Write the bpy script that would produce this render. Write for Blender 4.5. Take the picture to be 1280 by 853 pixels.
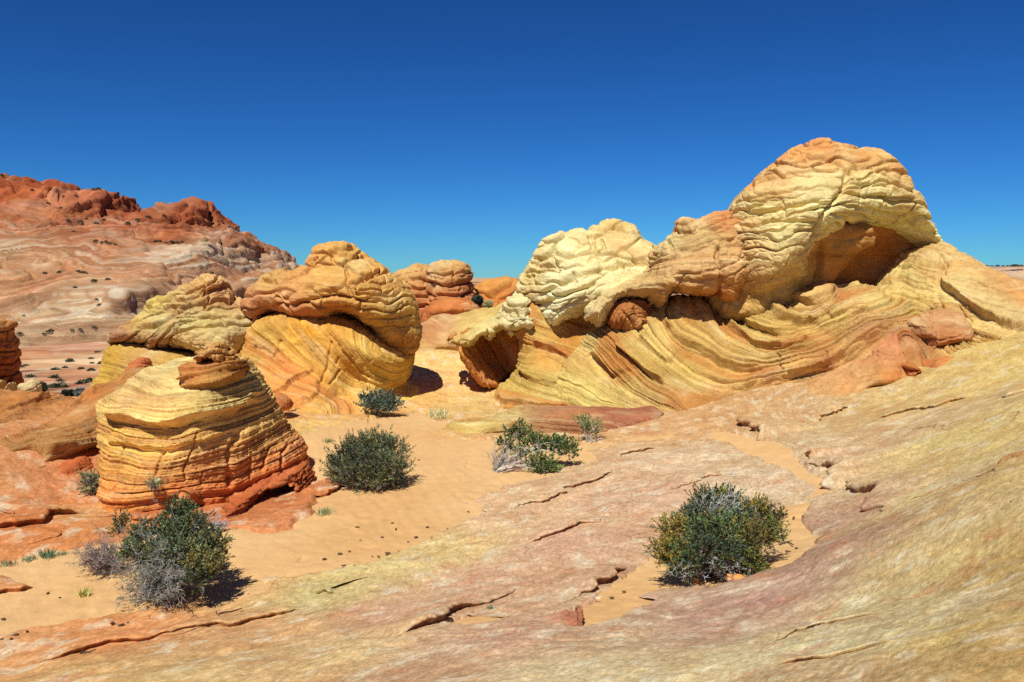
import bpy, math, random
import numpy as np
from math import radians, sin, cos, pi
random.seed(7)
for o in list(bpy.data.objects): bpy.data.objects.remove(o)
SC = bpy.context.scene
COL = SC.collection

# ------------------------------------------------------------------ camera, sky, sun, exposure
EYE = 3.0
FPX = 1066.67                      # focal length in pixels of the 1280 wide photograph
PITCH = math.atan((426.5 - 345.0) / FPX)
cam_data = bpy.data.cameras.new('camera'); cam_data.lens = 30.0; cam_data.sensor_width = 36.0
cam_data.clip_start = 0.1; cam_data.clip_end = 20000
cam = bpy.data.objects.new('camera', cam_data); COL.objects.link(cam)
cam.location = (0, 0, EYE); cam.rotation_euler = (pi / 2 - PITCH, 0, 0)
SC.camera = cam

SUNV = np.array([-0.20, -0.55, 0.86]); SUNV /= np.linalg.norm(SUNV)
SUN_EL = math.asin(SUNV[2])
world = bpy.data.worlds.new('World'); SC.world = world; world.use_nodes = True
wn = world.node_tree.nodes; wl = world.node_tree.links
bg = wn['Background']
sky = wn.new('ShaderNodeTexSky'); sky.sky_type = 'NISHITA'; sky.sun_disc = False
sky.sun_elevation = SUN_EL; sky.sun_rotation = math.atan2(SUNV[0], SUNV[1]) % (2 * pi)
sky.altitude = 1600; sky.air_density = 1.0; sky.dust_density = 0.0; sky.ozone_density = 10.0
gam = wn.new('ShaderNodeGamma'); gam.inputs[1].default_value = 1.42        # the polarised, deep blue sky of the photograph
tin = wn.new('ShaderNodeVectorMath'); tin.operation = 'MULTIPLY'; tin.inputs[1].default_value = (0.108, 0.240, 0.300)
wl.new(sky.outputs[0], gam.inputs[0]); wl.new(gam.outputs[0], tin.inputs[0]); wl.new(tin.outputs[0], bg.inputs[0])
bg.inputs[1].default_value = 0.10
sd = bpy.data.lights.new('sun', 'SUN'); sd.energy = 4.6; sd.angle = radians(0.53); sd.color = (1.0, 0.965, 0.88)
sun = bpy.data.objects.new('sun', sd); COL.objects.link(sun); sun.location = (-20, -10, 30)
import mathutils
sun.rotation_euler = mathutils.Vector(SUNV).to_track_quat('Z', 'Y').to_euler()
vs = SC.view_settings; vs.view_transform = 'Standard'; vs.look = 'None'; vs.gamma = 1; vs.exposure = 0.30; vs.use_curve_mapping = False
SC.render.engine = 'CYCLES'
SC.cycles.use_denoising = False; SC.render.filter_size = 1.2
SC.cycles.max_bounces = 8; SC.cycles.diffuse_bounces = 5

# ------------------------------------------------------------------ helpers: pixels to space, fields, noise
CP, SP = cos(PITCH), sin(PITCH)
def rays(px, py):
    a = (np.asarray(px, float) - 640) / FPX; b = (426.5 - np.asarray(py, float)) / FPX
    return np.stack([a, CP + b * SP, -SP + b * CP], -1)
def at(px, py, Y):
    d = rays(px, py); t = np.asarray(Y, float) / d[..., 1]
    return np.array([0, 0, EYE]) + d * t[..., None]
def lin(c):
    c = np.asarray(c, float) / 255.0
    return np.where(c <= 0.04045, c / 12.92, ((c + 0.055) / 1.055) ** 2.4)
ALB = 0.80                        # what a fully sunlit surface shows, down to its reflectance
def tone(c): return lin(c) * ALB * 1.0

def _h(ix, iy, iz, seed):
    if 1:
        n = (ix.astype(np.uint32) * np.uint32(374761393) + iy.astype(np.uint32) * np.uint32(668265263)
             + iz.astype(np.uint32) * np.uint32(2246822519) + np.uint32((seed * 3266489917) & 0xffffffff))
        n = (n ^ (n >> np.uint32(13))) * np.uint32(1274126177)
        n = (n ^ (n >> np.uint32(16))) * np.uint32(2654435761)
        n = n ^ (n >> np.uint32(15))
    return n.astype(np.float32) * np.float32(1 / 4294967296.0)
def split(fn, P, n=30000):
    """run fn over the rows of P in pieces"""
    if len(P) <= n: return fn(P)
    return np.concatenate([fn(P[i:i + n]) for i in range(0, len(P), n)])
def vnoise(P, seed=0): return split(lambda p: vnoise_(p, seed), np.asarray(P, np.float32))
def vnoise_(P, seed=0):
    I = np.floor(P).astype(np.int64); F = P - I
    F = F * F * F * (F * (F * 6 - 15) + 10); I = I.astype(np.int32)
    out = 0
    for dx in (0, 1):
        wx = F[:, 0] if dx else 1 - F[:, 0]
        for dy in (0, 1):
            wy = F[:, 1] if dy else 1 - F[:, 1]
            for dz in (0, 1):
                wz = F[:, 2] if dz else 1 - F[:, 2]
                out = out + wx * wy * wz * _h(I[:, 0] + dx, I[:, 1] + dy, I[:, 2] + dz, seed)
    return out
def fbm(P, seed=0, oc=4, gain=0.5):
    a, s, t = 1.0, 0.0, 0.0
    P = np.asarray(P, np.float32)
    for i in range(oc):
        s = s + a * (vnoise(P, seed + i * 17) - 0.5); t += a; a *= gain; P = P * 2.03 + 5.1
    return s / t * 2.0
def n1(s, seed):
    s = np.asarray(s, np.float32); z = np.zeros_like(s)
    return vnoise(np.stack([s, z, z], -1), seed)
def layers(s, seed, edge=0.7):
    """hard and soft beds along s: flat steps joined by short ramps, 0..1"""
    s = np.asarray(s, np.float32); i = np.floor(s).astype(np.int32); f = s - i
    z = np.zeros_like(i)
    a, b = _h(i, z, z, seed), _h(i + 1, z, z, seed)
    w = np.clip((f - edge) / (1 - edge), 0, 1); w = w * w * (3 - 2 * w)
    return a * (1 - w) + b * w
def worley(P, seed=0, jit=0.9):
    return split(lambda p: np.stack(worley_(p, seed, jit), 1), np.asarray(P, np.float32)).T
def worley_(P, seed=0, jit=0.9):
    I = np.floor(P).astype(np.int32)
    f1 = np.full(len(P), 9.0, np.float32); f2 = f1.copy(); idv = np.zeros(len(P), np.float32)
    for dx in (-1, 0, 1):
        for dy in (-1, 0, 1):
            for dz in (-1, 0, 1):
                c = (I[:, 0] + dx, I[:, 1] + dy, I[:, 2] + dz)
                d2 = 0
                for k in range(3):
                    q = c[k] + 0.5 + jit * (_h(c[0], c[1], c[2], seed + 31 * k) - 0.5) - P[:, k]
                    d2 = d2 + q * q
                d = np.sqrt(d2); near = d < f1
                f2 = np.where(near, f1, np.minimum(f2, d))
                idv = np.where(near, _h(c[0], c[1], c[2], seed + 99), idv)
                f1 = np.where(near, d, f1)
    return f1, f2, idv
def smooth(a, b, x):
    t = np.clip((x - a) / (b - a), 0, 1); return t * t * (3 - 2 * t)

def seg_dist(Q, pts, closed=False):
    if len(Q) > 20000: return split(lambda q: np.stack(seg_dist_(q, pts, closed), 1), Q, 16000).T
    return seg_dist_(Q, pts, closed)
def seg_dist_(Q, pts, closed=False):
    """distance to a polyline, signed side (left +) and run 0..1 along it"""
    pts = np.asarray(pts, float); A = pts; B = np.roll(pts, -1, 0)
    if not closed: A, B = A[:-1], B[:-1]
    L = np.linalg.norm(B - A, axis=1); cum = np.concatenate([[0], np.cumsum(L)]); tot = cum[-1]
    best = np.full(len(Q), 1e9); side = np.zeros(len(Q)); run = np.zeros(len(Q))
    for i in range(len(A)):
        e = B[i] - A[i]; w = Q - A[i]
        t = np.clip((w @ e) / max(e @ e, 1e-12), 0, 1)
        r = w - t[:, None] * e; d = np.hypot(r[:, 0], r[:, 1]); m = d < best
        best = np.where(m, d, best); side = np.where(m, np.sign(e[0] * w[:, 1] - e[1] * w[:, 0]), side)
        run = np.where(m, (cum[i] + t * L[i]) / tot, run)
    return best, side, run
def near_line(Q, pts, m):
    lo, hi = np.min(pts, 0) - m, np.max(pts, 0) + m
    return np.nonzero((Q[:, 0] > lo[0]) & (Q[:, 0] < hi[0]) & (Q[:, 1] > lo[1]) & (Q[:, 1] < hi[1]))[0]
def inside(Q, pts):
    pts = np.asarray(pts, float); A = pts; B = np.roll(pts, -1, 0); c = np.zeros(len(Q), bool)
    for a, b in zip(A, B):
        m = (a[1] > Q[:, 1]) != (b[1] > Q[:, 1])
        if a[1] != b[1]: c ^= m & (Q[:, 0] < (b[0] - a[0]) * (Q[:, 1] - a[1]) / (b[1] - a[1]) + a[0])
    return c
def sdf(Q, pts):
    d = seg_dist(Q, pts, True)[0]
    return np.where(inside(Q, pts), d, -d)
def spline(pts, n=6, closed=True):
    """Catmull-Rom through the points"""
    P = np.asarray(pts, float); N = len(P); out = []
    rng = range(N) if closed else range(N - 1)
    for i in rng:
        if closed: p0, p1, p2, p3 = P[i - 1], P[i], P[(i + 1) % N], P[(i + 2) % N]
        else: p0, p1, p2, p3 = P[max(i - 1, 0)], P[i], P[i + 1], P[min(i + 2, N - 1)]
        for k in range(n):
            t = k / n
            out.append(0.5 * (2 * p1 + (p2 - p0) * t + (2 * p0 - 5 * p1 + 4 * p2 - p3) * t * t + (3 * p1 - p0 - 3 * p2 + p3) * t ** 3))
    if not closed: out.append(P[-1])
    return np.array(out)

class RBF:
    """smooth sheet through scattered values (multiquadric)"""
    def __init__(s, X, V, c=0.3, reg=1e-3):
        s.X = np.asarray(X, float); V = np.asarray(V, float); s.c = c; n = len(s.X)
        K = s.k(s.X) + np.eye(n) * -reg
        M = np.zeros((n + 1, n + 1)); M[:n, :n] = K; M[:n, n] = 1; M[n, :n] = 1
        s.w = np.linalg.solve(M, np.concatenate([V, [0]]))
    def k(s, Q): return np.sqrt(((Q[:, None, :] - s.X[None]) ** 2).sum(-1) + s.c ** 2)
    def __call__(s, Q):
        return split(lambda q: s.k(q) @ s.w[:-1] + s.w[-1], np.asarray(Q, float), 12000)
def idw(Q, X, V, eps=0.15, p=1.6):
    V = np.asarray(V, float); X = np.asarray(X, float)
    def one(q):
        w = (((q[:, None, :] - X[None]) ** 2).sum(-1) + eps * eps) ** -p
        return (w / w.sum(1, keepdims=True)) @ V
    return split(one, np.asarray(Q, float), 12000)

class Raster:
    def __init__(s, x0, x1, z0, z1, h):
        s.x0, s.z0, s.h = x0, z0, h
        s.nx, s.nz = int((x1 - x0) / h) + 2, int((z1 - z0) / h) + 2
        X, Z = np.meshgrid(x0 + h * np.arange(s.nx), z0 + h * np.arange(s.nz), indexing='ij')
        s.Q = np.stack([X.ravel(), Z.ravel()], -1)
    def sample(s, A, x, z):
        A = A.reshape(s.nx, s.nz, -1)
        u = np.clip((x - s.x0) / s.h, 0, s.nx - 1.001); v = np.clip((z - s.z0) / s.h, 0, s.nz - 1.001)
        i, j = u.astype(int), v.astype(int); fu, fv = (u - i)[:, None], (v - j)[:, None]
        r = A[i, j] * (1 - fu) * (1 - fv) + A[i + 1, j] * fu * (1 - fv) + A[i, j + 1] * (1 - fu) * fv + A[i + 1, j + 1] * fu * fv
        return r[:, 0] if r.shape[1] == 1 else r

# ------------------------------------------------------------------ meshes
def surface_nets(f, org, h):
    ins = f < 0
    cnt = sum(ins[a:a + ins.shape[0] - 1, b:b + ins.shape[1] - 1, c:c + ins.shape[2] - 1].astype(np.int8)
              for a in (0, 1) for b in (0, 1) for c in (0, 1))
    I = np.argwhere((cnt > 0) & (cnt < 8)); idx = np.full(cnt.shape, -1, np.int64); idx[tuple(I.T)] = np.arange(len(I))
    cor = [(a, b, c) for a in (0, 1) for b in (0, 1) for c in (0, 1)]
    val = [f[I[:, 0] + a, I[:, 1] + b, I[:, 2] + c] for a, b, c in cor]
    S = np.zeros((len(I), 3)); N = np.zeros(len(I))
    for m in range(8):
        for n in range(m + 1, 8):
            df = np.array(cor[n]) - np.array(cor[m])
            if np.abs(df).sum() != 1: continue
            x = (val[m] < 0) != (val[n] < 0)
            t = np.where(x, val[m] / np.where(x, val[m] - val[n], 1), 0)
            S += np.where(x[:, None], np.array(cor[m]) + t[:, None] * df, 0); N += x
    V = (I + S / N[:, None]) * h + org
    F = []
    for ax in range(3):
        sl0 = [slice(None)] * 3; sl1 = [slice(None)] * 3; sl0[ax] = slice(0, -1); sl1[ax] = slice(1, None)
        a, b = ins[tuple(sl0)], ins[tuple(sl1)]
        E = np.argwhere(a != b); u, v = (ax + 1) % 3, (ax + 2) % 3
        ok = (E[:, u] >= 1) & (E[:, v] >= 1) & (E[:, u] < ins.shape[u] - 1) & (E[:, v] < ins.shape[v] - 1); E = E[ok]
        if not len(E): continue
        def cell(du, dv):
            C = E.copy(); C[:, u] -= du; C[:, v] -= dv; return idx[tuple(C.T)]
        q = np.stack([cell(1, 1), cell(0, 1), cell(0, 0), cell(1, 0)], -1)
        fl = ~a[tuple(E.T)]; q[fl] = q[fl][:, ::-1]; F.append(q)
    return V, np.concatenate(F)
def raw_mesh(name, V, F, k=4):
    me = bpy.data.meshes.new(name); V = np.asarray(V, np.float32); F = np.asarray(F, np.int32)
    me.vertices.add(len(V)); me.vertices.foreach_set('co', V.ravel())
    me.loops.add(F.size); me.loops.foreach_set('vertex_index', F.ravel())
    me.polygons.add(len(F)); me.polygons.foreach_set('loop_start', np.arange(0, F.size, k, dtype=np.int32))
    me.update(calc_edges=True); return me
def get_vn(me):
    n = len(me.vertices); V = np.empty(n * 3, np.float32); me.vertices.foreach_get('co', V)
    N = np.empty(n * 3, np.float32); me.vertex_normals.foreach_get('vector', N)
    return V.reshape(-1, 3), N.reshape(-1, 3)
def put_col(me, C, name='Col'):
    a = me.attributes.new(name, 'FLOAT_COLOR', 'POINT')
    a.data.foreach_set('color', np.concatenate([np.clip(C, 0, 1), np.ones((len(C), 1))], 1).astype(np.float32).ravel())
def put_val(me, A, name='Bed'):
    a = me.attributes.new(name, 'FLOAT', 'POINT'); a.data.foreach_set('value', np.asarray(A, np.float32))
def shade(me, on=True):
    me.polygons.foreach_set('use_smooth', np.full(len(me.polygons), on)); me.update()
def link(name, me, mat, parent=None):
    o = bpy.data.objects.new(name, me); COL.objects.link(o)
    if mat and not me.materials: me.materials.append(mat)
    if parent: o.parent = parent; o.matrix_parent_inverse = mathutils.Matrix.Translation(-parent.location)
    return o
def tag(o, label=None, cat=None, group=None, kind=None):
    for k, v in (('label', label), ('category', cat), ('group', group), ('kind', kind)):
        if v: o[k] = v
    return o
def thing(name, label, cat, loc=(0, 0, 0), group=None):
    o = bpy.data.objects.new(name, None); COL.objects.link(o); o.location = loc; o.empty_display_size = 0.2
    return tag(o, label, cat, group)

# ------------------------------------------------------------------ materials
def mat_surface(name, rough=0.9, fine=40.0, mottle=0.18, bump=0.35, grain=220.0, dist=0.02, spec=0.15, bed=None, speck=None):
    m = bpy.data.materials.new(name); m.use_nodes = True; nt = m.node_tree; N, L = nt.nodes, nt.links
    b = N['Principled BSDF']; b.inputs['Roughness'].default_value = rough
    b.inputs['Specular IOR Level'].default_value = spec
    at_ = N.new('ShaderNodeAttribute'); at_.attribute_name = 'Col'
    tc = N.new('ShaderNodeTexCoord'); mp = N.new('ShaderNodeMapping'); 
    L.new(tc.outputs['Object'], mp.inputs[0])
    n1_ = N.new('ShaderNodeTexNoise'); n1_.inputs['Scale'].default_value = fine / 10; n1_.inputs['Detail'].default_value = 8; n1_.inputs['Roughness'].default_value = 0.65
    L.new(mp.outputs[0], n1_.inputs['Vector'])
    mr = N.new('ShaderNodeMapRange'); mr.inputs[1].default_value = 0.3; mr.inputs[2].default_value = 0.7
    mr.inputs[3].default_value = 1 - mottle; mr.inputs[4].default_value = 1 + mottle
    L.new(n1_.outputs[0], mr.inputs[0])
    mx = N.new('ShaderNodeVectorMath'); mx.operation = 'SCALE'
    L.new(at_.outputs['Color'], mx.inputs[0]); L.new(mr.outputs[0], mx.inputs['Scale'])
    L.new(mx.outputs[0], b.inputs['Base Color'])
    n2 = N.new('ShaderNodeTexNoise'); n2.inputs['Scale'].default_value = fine; n2.inputs['Detail'].default_value = 6; n2.inputs['Roughness'].default_value = 0.6
    L.new(mp.outputs[0], n2.inputs['Vector'])
    bp = N.new('ShaderNodeBump'); bp.inputs['Strength'].default_value = bump; bp.inputs['Distance'].default_value = dist
    L.new(n2.outputs[0], bp.inputs['Height']); L.new(bp.outputs[0], b.inputs['Normal'])
    if speck:                                # grains and pale flecks
        n4 = N.new('ShaderNodeTexNoise'); n4.inputs['Scale'].default_value = speck[0]; n4.inputs['Detail'].default_value = 4; n4.inputs['Roughness'].default_value = 0.75
        L.new(tc.outputs['Object'], n4.inputs['Vector'])
        m4 = N.new('ShaderNodeMapRange'); m4.inputs[1].default_value = 0.34; m4.inputs[2].default_value = 0.66; m4.inputs[3].default_value = 1 - speck[1]; m4.inputs[4].default_value = 1 + speck[1]
        L.new(n4.outputs[0], m4.inputs[0])
        mx2 = N.new('ShaderNodeVectorMath'); mx2.operation = 'SCALE'; L.new(mx.outputs[0], mx2.inputs[0]); L.new(m4.outputs[0], mx2.inputs['Scale'])
        mx = mx2; L.new(mx.outputs[0], b.inputs['Base Color'])
    if bed:                                  # fine laminae that follow the bedding
        fr, ps, cc, bs, bd = bed
        ab = N.new('ShaderNodeAttribute'); ab.attribute_name = 'Bed'
        v1 = N.new('ShaderNodeVectorMath'); v1.operation = 'SCALE'; v1.inputs['Scale'].default_value = ps; L.new(tc.outputs['Object'], v1.inputs[0])
        v2 = N.new('ShaderNodeVectorMath'); v2.operation = 'SCALE'; v2.inputs[0].default_value = (fr, fr * .7, fr * .85); L.new(ab.outputs['Fac'], v2.inputs['Scale'])
        v3 = N.new('ShaderNodeVectorMath'); v3.operation = 'ADD'; L.new(v1.outputs[0], v3.inputs[0]); L.new(v2.outputs[0], v3.inputs[1])
        n3 = N.new('ShaderNodeTexNoise'); n3.inputs['Scale'].default_value = 1.0; n3.inputs['Detail'].default_value = 8; n3.inputs['Roughness'].default_value = 0.68
        L.new(v3.outputs[0], n3.inputs['Vector'])
        m3 = N.new('ShaderNodeMapRange'); m3.inputs[1].default_value = 0.32; m3.inputs[2].default_value = 0.68; m3.inputs[3].default_value = 1 - cc; m3.inputs[4].default_value = 1 + cc * .8
        L.new(n3.outputs[0], m3.inputs[0])
        pw = N.new('ShaderNodeCombineXYZ')
        for k, e in enumerate((.65, 1.0, 1.4)):
            p_ = N.new('ShaderNodeMath'); p_.operation = 'POWER'; p_.inputs[1].default_value = e; L.new(m3.outputs[0], p_.inputs[0]); L.new(p_.outputs[0], pw.inputs[k])
        mm_ = N.new('ShaderNodeVectorMath'); mm_.operation = 'MULTIPLY'; L.new(mx.outputs[0], mm_.inputs[0]); L.new(pw.outputs[0], mm_.inputs[1])
        L.new(mm_.outputs[0], b.inputs['Base Color'])
        b3 = N.new('ShaderNodeBump'); b3.inputs['Strength'].default_value = bs; b3.inputs['Distance'].default_value = bd
        L.new(n3.outputs[0], b3.inputs['Height']); L.new(bp.outputs[0], b3.inputs['Normal']); L.new(b3.outputs[0], b.inputs['Normal'])
    return m
M_ROCK = mat_surface('sandstone', fine=34, mottle=0.14, bump=0.45, dist=0.03, bed=(10, .8, .18, .8, .05), speck=(16, .12))
M_SLAB = mat_surface('slickrock', fine=55, mottle=0.17, bump=0.5, dist=0.016, bed=(20, 15.0, .34, .8, .012), speck=(34, .20))
M_SAND = mat_surface('sand', fine=40, mottle=0.05, bump=0.25, dist=0.012, rough=1.0, spec=0.05, speck=(45, .10))
M_FAR = mat_surface('far_sandstone', fine=1.6, mottle=0.12, bump=0.4, dist=0.8, bed=(9, .03, .30, .5, .8))
M_LEAF = mat_surface('leaf', fine=30, mottle=0.15, bump=0.0, rough=0.6, spec=0.3)
M_WOOD = mat_surface('weathered_wood', fine=60, mottle=0.25, bump=0.3, dist=0.005)

# ------------------------------------------------------------------ rock pieces
def px2xz(pts, field, Y0):
    """traced points land on the rock's own front surface"""
    pts = np.asarray(pts, float); Y = np.full(len(pts), float(Y0))
    for _ in range(5):
        P = at(pts[:, 0], pts[:, 1], Y)
        if field is None: break
        Y = 0.5 * Y + 0.5 * field(P[:, [0, 2]])
    return P[:, [0, 2]]
def shell(O, R, field, Y0, w, Db, p, tmin, carve, h):
    """closed rock skin: traced outline swelling to the given depths in front and to Db behind"""
    if h != R.h: R = Raster(R.x0, R.x0 + (R.nx - 1) * R.h, R.z0, R.z0 + (R.nz - 1) * R.h, h)
    d = sdf(R.Q, O)
    T = np.maximum(Y0 - field(R.Q), tmin) if field else np.full(len(R.Q), max(Db, tmin))
    g = 1 - np.abs(1 - np.clip(d / w, -1.5, 1)) ** p
    for cx, cy, cY, r, dep in carve:                     # hollows
        c = at(cx, cy, cY); q = np.hypot(R.Q[:, 0] - c[0], R.Q[:, 1] - c[2]) / r
        T = np.maximum(T - dep * np.exp(-q ** 4), 0.1)
    ymin, ymax = Y0 - T[g > 0].max() - 3 * h, Y0 + Db + 3 * h
    dyb = (np.arange(ymin, ymax, h) - Y0)[None, :, None].astype(np.float32)
    T2, G2 = T.reshape(R.nx, 1, R.nz).astype(np.float32), g.reshape(R.nx, 1, R.nz).astype(np.float32)
    f = np.where(dyb < 0, dyb / T2, dyb / np.float32(Db)) ** 2 - G2
    return surface_nets(f, np.array([R.x0, ymin, R.z0]), h)
def draw_in(O, field, Y0, w, Db, tmin):
    """deep rocks look wider than their middle plane: draw the outline in by that much"""
    tg = np.roll(O, -1, 0) - np.roll(O, 1, 0); tg /= np.maximum(np.linalg.norm(tg, axis=1, keepdims=True), 1e-6)
    nrm = np.stack([tg[:, 1], -tg[:, 0]], -1)
    ar = .5 * np.sum(O[:, 0] * np.roll(O[:, 1], -1) - np.roll(O[:, 0], -1) * O[:, 1])
    if ar < 0: nrm = -nrm
    kx = nrm[:, 0] * O[:, 0] / Y0 + nrm[:, 1] * (O[:, 1] - EYE) / Y0
    To = np.clip(Y0 - field(O), tmin, 4) if field else np.full(len(O), Db)
    dl = np.where(kx > 0, np.sqrt(w * w + (kx * To) ** 2), np.sqrt(w * w + (kx * Db) ** 2)) - w
    return O - nrm * np.minimum(dl, 1.0)[:, None]
def fit(O, ol, R, field, Y0, w, Db, p, tmin, carve, h):
    """deep rocks look wider than their middle plane: draw the outline in until the finished rock has the traced width"""
    tg = np.roll(O, -1, 0) - np.roll(O, 1, 0); tg /= np.maximum(np.linalg.norm(tg, axis=1, keepdims=True), 1e-6)
    nrm = np.stack([tg[:, 1], -tg[:, 0]], -1); n = len(O)
    ar = .5 * np.sum(O[:, 0] * np.roll(O[:, 1], -1) - np.roll(O[:, 0], -1) * O[:, 1])
    if ar < 0: nrm = -nrm
    Q0 = ol.astype(float)
    for it in range(3):
        V, _ = shell(O, R, field, Y0, w, Db, p, tmin, carve, h)
        d = V - np.array([0, 0, EYE]); dep = d[:, 1] * CP - d[:, 2] * SP
        P = np.stack([640 + FPX * d[:, 0] / dep, 426.5 - FPX * (d[:, 1] * SP + d[:, 2] * CP) / dep], -1)
        # furthest reach of the rock along each outline point's normal (normals in the picture have z up, so flip)
        npx = nrm * np.array([1, -1]); tpx = tg * np.array([1, -1]); sh = np.zeros(n)
        wpx = max(FPX * h / Y0 * 1.2, 3)
        for i in range(n):
            r = P - Q0[i]; a_ = r @ npx[i]; t_ = np.abs(r @ tpx[i])
            m = (t_ < wpx) & (a_ > -60) & (a_ < 90)
            if m.any(): sh[i] = a_[m].max()
        sh = np.clip(sh, -25, 60); sh = (np.roll(sh, 1) + 2 * sh + np.roll(sh, -1)) / 4
        O = O - nrm * (0.8 * sh * Y0 / FPX)[:, None]
    return O
def piece(name, outline, Y0, w=0.8, Db=1.0, depth=(), h=0.045, p=2.0, strata=None, led=(), brick=None, cracks=(), crackw=0.025,
          tint=(), lay=None, rough=(0.05, 1.5), fine=(0.012, 9.0), parent=None, mat=None, seed=1, sub=1, steps=(), tmin=0.25, flat=None, carve=(), roundo=True, accent=None, refit=False, tmul=(1, 1, 1), crag=None, chip=.010, rust=.45, bleach=.4):
    ol = spline(outline, 4) if roundo else np.asarray(outline, float)
    O = at(ol[:, 0], ol[:, 1], np.full(len(ol), Y0))[:, [0, 2]]
    if len(depth):
        dp = np.asarray(depth, float); D3 = at(dp[:, 0], dp[:, 1], dp[:, 2])
        field = RBF(D3[:, [0, 2]], dp[:, 2], c=0.02 * Y0)
    else: field = None
    mg = 0.4 * (Y0 / 18)
    R = Raster(O[:, 0].min() - mg, O[:, 0].max() + mg, O[:, 1].min() - mg, O[:, 1].max() + mg, h)
    O = fit(O, ol, R, field, Y0, w, Db, p, tmin, carve, h * 1.6) if refit else draw_in(O, field, Y0, w, Db, tmin)
    V, F = shell(O, R, field, Y0, w, Db, p, tmin, carve, h)
    me = raw_mesh(name, V, F)
    tmp = bpy.data.objects.new('tmp', me); COL.objects.link(tmp)
    if sub:
        sm = tmp.modifiers.new('s', 'SMOOTH'); sm.factor = 0.5; sm.iterations = 2
        ss = tmp.modifiers.new('u', 'SUBSURF'); ss.levels = sub; ss.render_levels = sub
    dg = bpy.context.evaluated_depsgraph_get()
    me2 = bpy.data.meshes.new_from_object(tmp.evaluated_get(dg)); me2.name = name
    bpy.data.objects.remove(tmp); bpy.data.meshes.remove(me)
    V, N = get_vn(me2); V = V.astype(float); x, y, z = V.T
    sc = Y0 / 18.0
    disp = np.zeros(len(V))
    # warped positions
    W = V + 0.35 * sc * np.stack([fbm(V / (1.3 * sc), seed + 3, 3), fbm(V / (1.3 * sc) + 9, seed + 4, 3), fbm(V / (1.3 * sc) + 17, seed + 5, 3)], -1)
    # bedding coordinate
    if strata is not None:
        if callable(strata): s = strata(W)
        else:
            X, L = [], []
            for lev, pts in strata:
                q = px2xz(spline(pts, 3, False), field, Y0); X.append(q); L.append(np.full(len(q), lev))
            s_r = RBF(np.concatenate(X), np.concatenate(L), c=0.012 * Y0, reg=2e-3)(R.Q)
            s = R.sample(s_r, x, z) + 0.10 * fbm(V / (0.9 * sc), seed + 8, 3)
    else: s = (W[:, 2]) / sc
    for le in led:
        amp, fr, sd_, ed = le[:4]; gro = le[4] if len(le) > 4 else .6 * amp
        # beds vary in strength along their length
        k = 0.55 + 0.9 * vnoise(np.stack([s * 0.9, x / (1.6 * sc), z / (3 * sc)], -1), sd_ + 5)
        sf = s * fr + 0.12 * fbm(V / (0.35 * sc), sd_ + 2, 2)
        disp += amp * k * (layers(sf, sd_, ed) - 0.5) * 2
        bi = np.floor(sf + .5).astype(np.int32); zz0 = np.zeros_like(bi)          # parting lines between some beds
        disp -= gro * 1.6 * np.exp(-((sf - bi) / .085) ** 2) * (_h(bi, zz0, zz0, sd_ + 9) > .45) * smooth(.3, .6, vnoise(np.stack([bi * 3.3, x / (1.1 * sc), z / (2 * sc)], -1), sd_ + 6))
    crk = np.zeros(len(V))
    if brick:
        (bx, by, bz), amp, gw = brick[:3]
        msk = 1.0
        if len(brick) > 3:
            mp_ = np.asarray(brick[3], float); q = px2xz(mp_[:, :2], field, Y0)
            msk = R.sample(np.clip(idw(R.Q, q, mp_[:, 2:3], 0.3, 1.5), 0, 1), x, z)
        B = W.copy()
        arch = brick[4] if len(brick) > 4 else None
        if arch: B[:, 2] = W[:, 2] + arch[1] * ((W[:, 0] - at(arch[0], 345, Y0)[0]) ** 2) / 4 + (arch[2] if len(arch) > 2 else 0) * (W[:, 0] - at(arch[0], 345, Y0)[0])
        al = B[:, 0] * .85 + B[:, 1] * .5
        zz = B[:, 2] + .35 * bz * fbm(V / (.9 * sc), seed + 51, 3) + .12 * bz * fbm(V / (.25 * sc), seed + 52, 2)
        ri = zz / bz; row = np.floor(ri).astype(np.int32); z0 = np.zeros_like(row); fr_ = ri - row
        dz_ = np.minimum(fr_, 1 - fr_) * bz
        near_ = np.where(fr_ < .5, row, row + 1)
        hr = _h(near_, z0, z0, seed + 53)
        gl = smooth(.24, .48, vnoise(np.stack([al / (1.4 * bx), near_ * 3.7, 0 * al], -1), seed + 54) + .25 * (hr - .4))
        gw_ = .022 * sc
        hgro = np.exp(-(dz_ / gw_) ** 2) * gl
        of = _h(row, z0, z0, seed + 55)
        ji = al / bx + of * 7 + .12 * fbm(V / (.5 * sc), seed + 56, 2); jr = np.floor(ji).astype(np.int32); fj = ji - jr
        dj = np.minimum(fj, 1 - fj) * bx; nj = np.where(fj < .5, jr, jr + 1)
        gj = (_h(row, nj, z0, seed + 57) > .38) * smooth(0, .25, np.minimum(fr_, 1 - fr_) + .1)
        vgro = np.exp(-(dj / gw_) ** 2) * gj
        # small cross cracks
        f1b, f2b, _ = worley(B / np.array([bx * .45, by * .45, bz * .75]) + 7, seed + 60)
        gate = smooth(0.45, 0.65, vnoise(V / (0.8 * sc), seed + 12))
        wgro = np.exp(-((f2b - f1b) / .16) ** 2) * gate
        pil = (1 - np.abs(2 * fr_ - 1) ** 6) * .7 + .3 * (1 - np.abs(2 * fj - 1) ** 10)
        blk = _h(row, jr, z0, seed + 58)
        disp += msk * amp * (.28 * pil + .40 * (blk - .5) + .8 * ((_h(row, jr, z0, seed + 62) - .5) * (fj - .5) + (_h(row, jr, z0, seed + 63) - .6) * (fr_ - .5)) - 2.9 * hgro - 2.3 * vgro * (1 - hgro) - .7 * wgro)
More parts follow.
